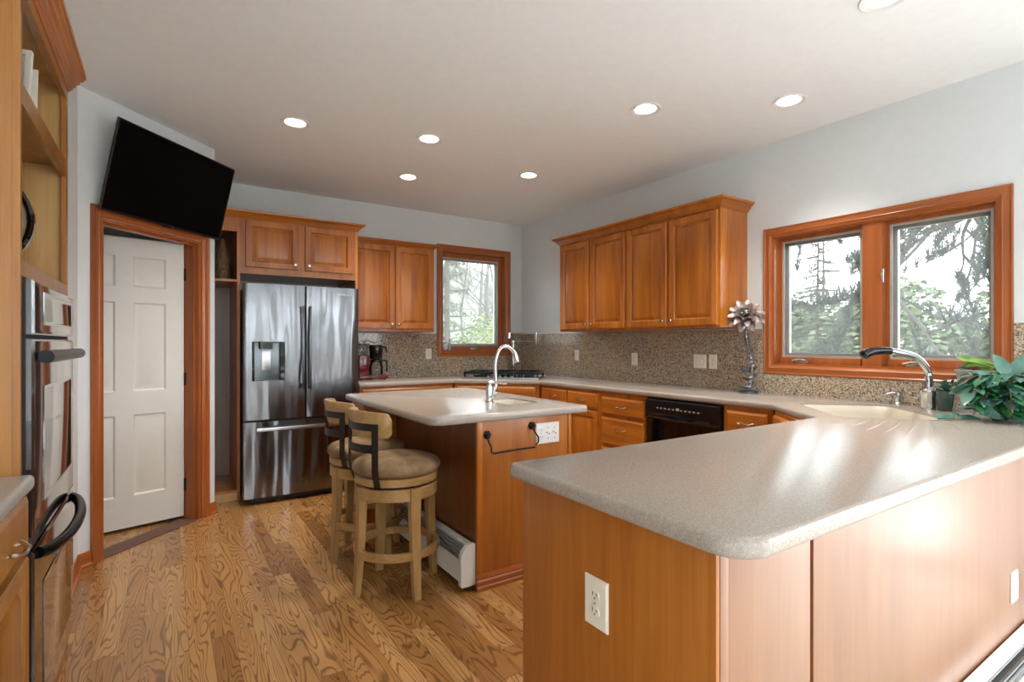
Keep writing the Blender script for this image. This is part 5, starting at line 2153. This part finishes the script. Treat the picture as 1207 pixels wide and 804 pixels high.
def leafy_bush(loc, rx, rz_, seed, label, mat='foliage_pale', n=2600, name='leafy_bush', size=0.09, group='bushes outside the windows'):
    rn = random.Random(seed)
    c = thing(name, label, 'bush', loc, 0, group)
    mb = MB()
    blobs = [(Vector((rn.uniform(-0.6, 0.6) * rx, rn.uniform(-0.6, 0.6) * rx, rz_ * rn.uniform(0.35, 0.95))), rn.uniform(0.35, 0.6)) for _ in range(9)]
    st = MB()
    for b, s in blobs:
        st.tube([(0, 0, 0), b * 0.5 + Vector((0, 0, 0.1)), b], [0.04, 0.025, 0.008], 5)
    for i in range(n):
        b, s = rn.choice(blobs)
        d = Vector((rn.gauss(0, 1), rn.gauss(0, 1), rn.gauss(0, 1))).normalized()
        p = b + Vector((d.x * rx, d.y * rx, d.z * rz_ * 0.6)) * s * rn.uniform(0.6, 1.0) ** 0.5
        u = Vector((rn.gauss(0, 1), rn.gauss(0, 1), rn.gauss(0, 1))).normalized()
        v, w = frame_from(u)
        sz = size * rn.uniform(0.6, 1.2)
        mb.face([mb.bm.verts.new(p + v * sz), mb.bm.verts.new(p + w * sz * 0.6), mb.bm.verts.new(p - v * sz), mb.bm.verts.new(p - w * sz * 0.6)])
    st.build('stems', 'bark', c)
    mb.build('foliage', mat, c, smooth=0, weld=False)
    return c


def bare_tree(loc, h, seed, label, group='bare trees outside the back window'):
    rn = random.Random(seed)
    c = thing('bare_tree', label, 'tree', loc, 0, group)
    tr_ = MB()
    br = MB()
    pts = [Vector((0.06 * rn.uniform(-1, 1) * i, 0.06 * rn.uniform(-1, 1) * i, h * i / 6)) for i in range(7)]
    tr_.tube(pts, [0.06 * (1 - i / 7.5) for i in range(7)], 8)

    def grow(p, d, L, r, lv):
        e_ = p + d * L
        m_ = p + d * L * 0.5 + Vector((rn.uniform(-1, 1), rn.uniform(-1, 1), rn.uniform(-1, 1))) * L * 0.1
        br.tube([p, m_, e_], [r, r * 0.75, r * 0.45], 5)
        if lv > 0:
            for _ in range(4):
                dd = (d + Vector((rn.uniform(-1, 1), rn.uniform(-1, 1), rn.uniform(-0.5, 0.9))) * 0.8).normalized()
                grow(p + d * L * rn.uniform(0.4, 1.0), dd, L * rn.uniform(0.5, 0.75), r * 0.55, lv - 1)
    for i in range(11):
        k = rn.uniform(0.25, 1.0)
        p = pts[min(5, int(k * 6))].lerp(pts[min(6, int(k * 6) + 1)], (k * 6) % 1)
        a = rn.uniform(0, 2 * PI)
        grow(p, Vector((math.cos(a), math.sin(a), 0.55)).normalized(), h * 0.17, 0.022, 3)
    tr_.build('trunk', 'bark_pale', c)
    br.build('branches', 'bark_pale', c)
    return c


# the near ponderosa whose limbs cross the double window
rn = random.Random(21)
c = thing('ponderosa_pine', 'gnarled pine whose bare limbs and needle tufts cross the double window', 'tree', (8.2, 0.9, -0.5))
tr_ = MB()
tr_.tube(bez([(0, 0, 0), (0.1, 0.1, 2.0), (-0.1, 0.2, 4.0), (0.1, 0.0, 7.0)], 4), [0.22 - 0.015 * i for i in range(13)], 10)
tr_.build('trunk', 'bark', c)
fo = MB()
br = MB()


def limb(p, d, L, r, lv):
    pts = [p]
    dd = d.copy()
    for i in range(5):
        dd = (dd + Vector((rn.uniform(-1, 1), rn.uniform(-1, 1), rn.uniform(-0.75, 0.75))) * 0.33).normalized()
        pts.append(pts[-1] + dd * L / 5)
    pp = bez(pts, 3)
    br.tube(pp, [r * (1 - 0.75 * i / len(pp)) for i in range(len(pp))], 6)
    if lv == 0:
        for t_ in pp[5::2]:
            needle_tuft(fo, t_ + Vector((0, 0, 0.02)), 0.19, 40, rn)
        needle_tuft(fo, pp[-1], 0.22, 50, rn)
        return
    for i in range(5):
        j = rn.randrange(4, len(pp))
        nd = (dd + Vector((rn.uniform(-1, 1), rn.uniform(-1, 1), rn.uniform(-0.8, 0.6))) * 1.1).normalized()
        limb(pp[j], nd, L * rn.uniform(0.4, 0.65), r * 0.5, lv - 1)


for z, dx, dy, dz, L in ((3.5, -0.5, 0.9, 0.02, 2.4), (3.9, -0.6, 0.3, 0.0, 1.8), (3.3, -0.3, 1.0, -0.04, 2.2), (4.1, -0.3, 1.0, -0.10, 3.0), (3.7, -0.7, 0.9, -0.05, 1.9),
                         (4.4, -0.1, 1.0, -0.16, 3.8), (3.4, 0.15, 1.0, 0.0, 2.8)):
    limb(Vector((0, 0.05, z)), Vector((dx, dy, dz)).normalized(), L, 0.05, 2)
br.build('branches', 'bark', c)
fo.build('foliage', 'needles', c, smooth=0, weld=False)

conifer((10.2, 5.1, -0.5), 4.1, 1.25, 1, 'slim conifer seen through the left pane of the double window', 1.2, 'needles_pale')
for i, (x, y, rx, rz_, m_) in enumerate(((14.5, 3.2, 1.9, 2.3, 'foliage_pale'), (13.2, 5.9, 1.5, 2.5, 'foliage_pale'), (17.5, 6.6, 2.0, 3.2, 'foliage_pale'), (18.5, 9.6, 2.2, 3.2, 'foliage_pale'),
                                         (14.2, 8.0, 1.5, 2.4, 'foliage_pale'), (20, 3.5, 2.3, 3.4, 'foliage_pale'), (12.8, 4.3, 1.1, 1.7, 'foliage_pale'))):
    leafy_bush((x, y, -0.4), rx, rz_, 40 + i, 'pale green bushy tree filling the lower half of the double window', m_, 4200, 'bushy_tree', 0.10)
conifer((20, 9.8, -0.2), 6.5, 1.9, 3, 'tall conifer behind the bushes in the left pane of the double window', 1.0, 'needles_pale')
# behind the back window
conifer((5.75, 11.6, -0.5), 8.0, 1.0, 4, 'dense conifer at the left side of the back window', 1.3, 'needles_pale', 'conifers behind the back window')
conifer((7.0, 14.2, -0.4), 9.0, 1.1, 5, 'farther conifer at the left side of the back window', 1.0, 'needles_pale', 'conifers behind the back window')
for i, (x, y, h) in enumerate(((7.3, 12.8, 6.5), (8.4, 14.2, 7.5), (7.3, 11.8, 6.0), (9.6, 15.4, 8.0), (8.6, 16.0, 8.0), (10.4, 17.6, 8.0))):
    bare_tree((x, y, -0.4), h, 60 + i, 'leafless grey tree behind the back window')
for i, (x, y, rx, rz_) in enumerate(((5.7, 10.3, 0.9, 1.4), (6.6, 10.3, 0.9, 1.6), (7.3, 11.6, 1.1, 1.9), (8.0, 13.4, 1.3, 2.1), (6.9, 13.6, 1.2, 2.2), (9.4, 15.4, 1.3, 2.4))):
    leafy_bush((x, y, -0.4), rx, rz_, 80 + i, 'yellow-green bush low behind the back window', 'foliage_spring', 1700, 'leafy_bush', 0.06, 'bushes behind the back window')
# wooded slope far behind the back window and trees in the yard behind the camera

for i, (x, y, h) in enumerate(((-3.0, -9.0, 6.0), (-0.6, -11.0, 7.5), (1.6, -9.5, 6.5), (4.2, -11.0, 8.0), (6.4, -9.0, 6.5))):
    conifer((x, y, -0.5), h, 1.5, 90 + i, 'conifer in the yard behind the camera', 1.0, 'needles_pale', 'conifers behind the camera')
for i, (x, y) in enumerate(((-2.0, -9.5), (0.5, -8.9), (2.9, -9.6), (5.2, -9.2))):
    leafy_bush((x, y, -0.4), 1.5, 2.0, 120 + i, 'bush in the yard behind the camera', 'foliage_pale', 1500, 'leafy_bush', 0.09, 'bushes behind the camera')

mb = MB()
rows = []
rg = random.Random(9)
for j in range(25):
    row = []
    for i in range(49):
        x, y = -20 + 110 * i / 48, 26 + 40 * j / 24
        row.append(mb.bm.verts.new((x, y, -1 + 13.5 * (j / 24) ** 0.8 * (1 - 0.6 * max(0, (x - 30) / 60)) + rg.uniform(-0.35, 0.35))))
    rows.append(row)
for j in range(24):
    for i in range(48):
        mb.face((rows[j][i], rows[j][i + 1], rows[j + 1][i + 1], rows[j + 1][i]))
struct(mb.build('hill', 'hill_scrub', smooth=60))
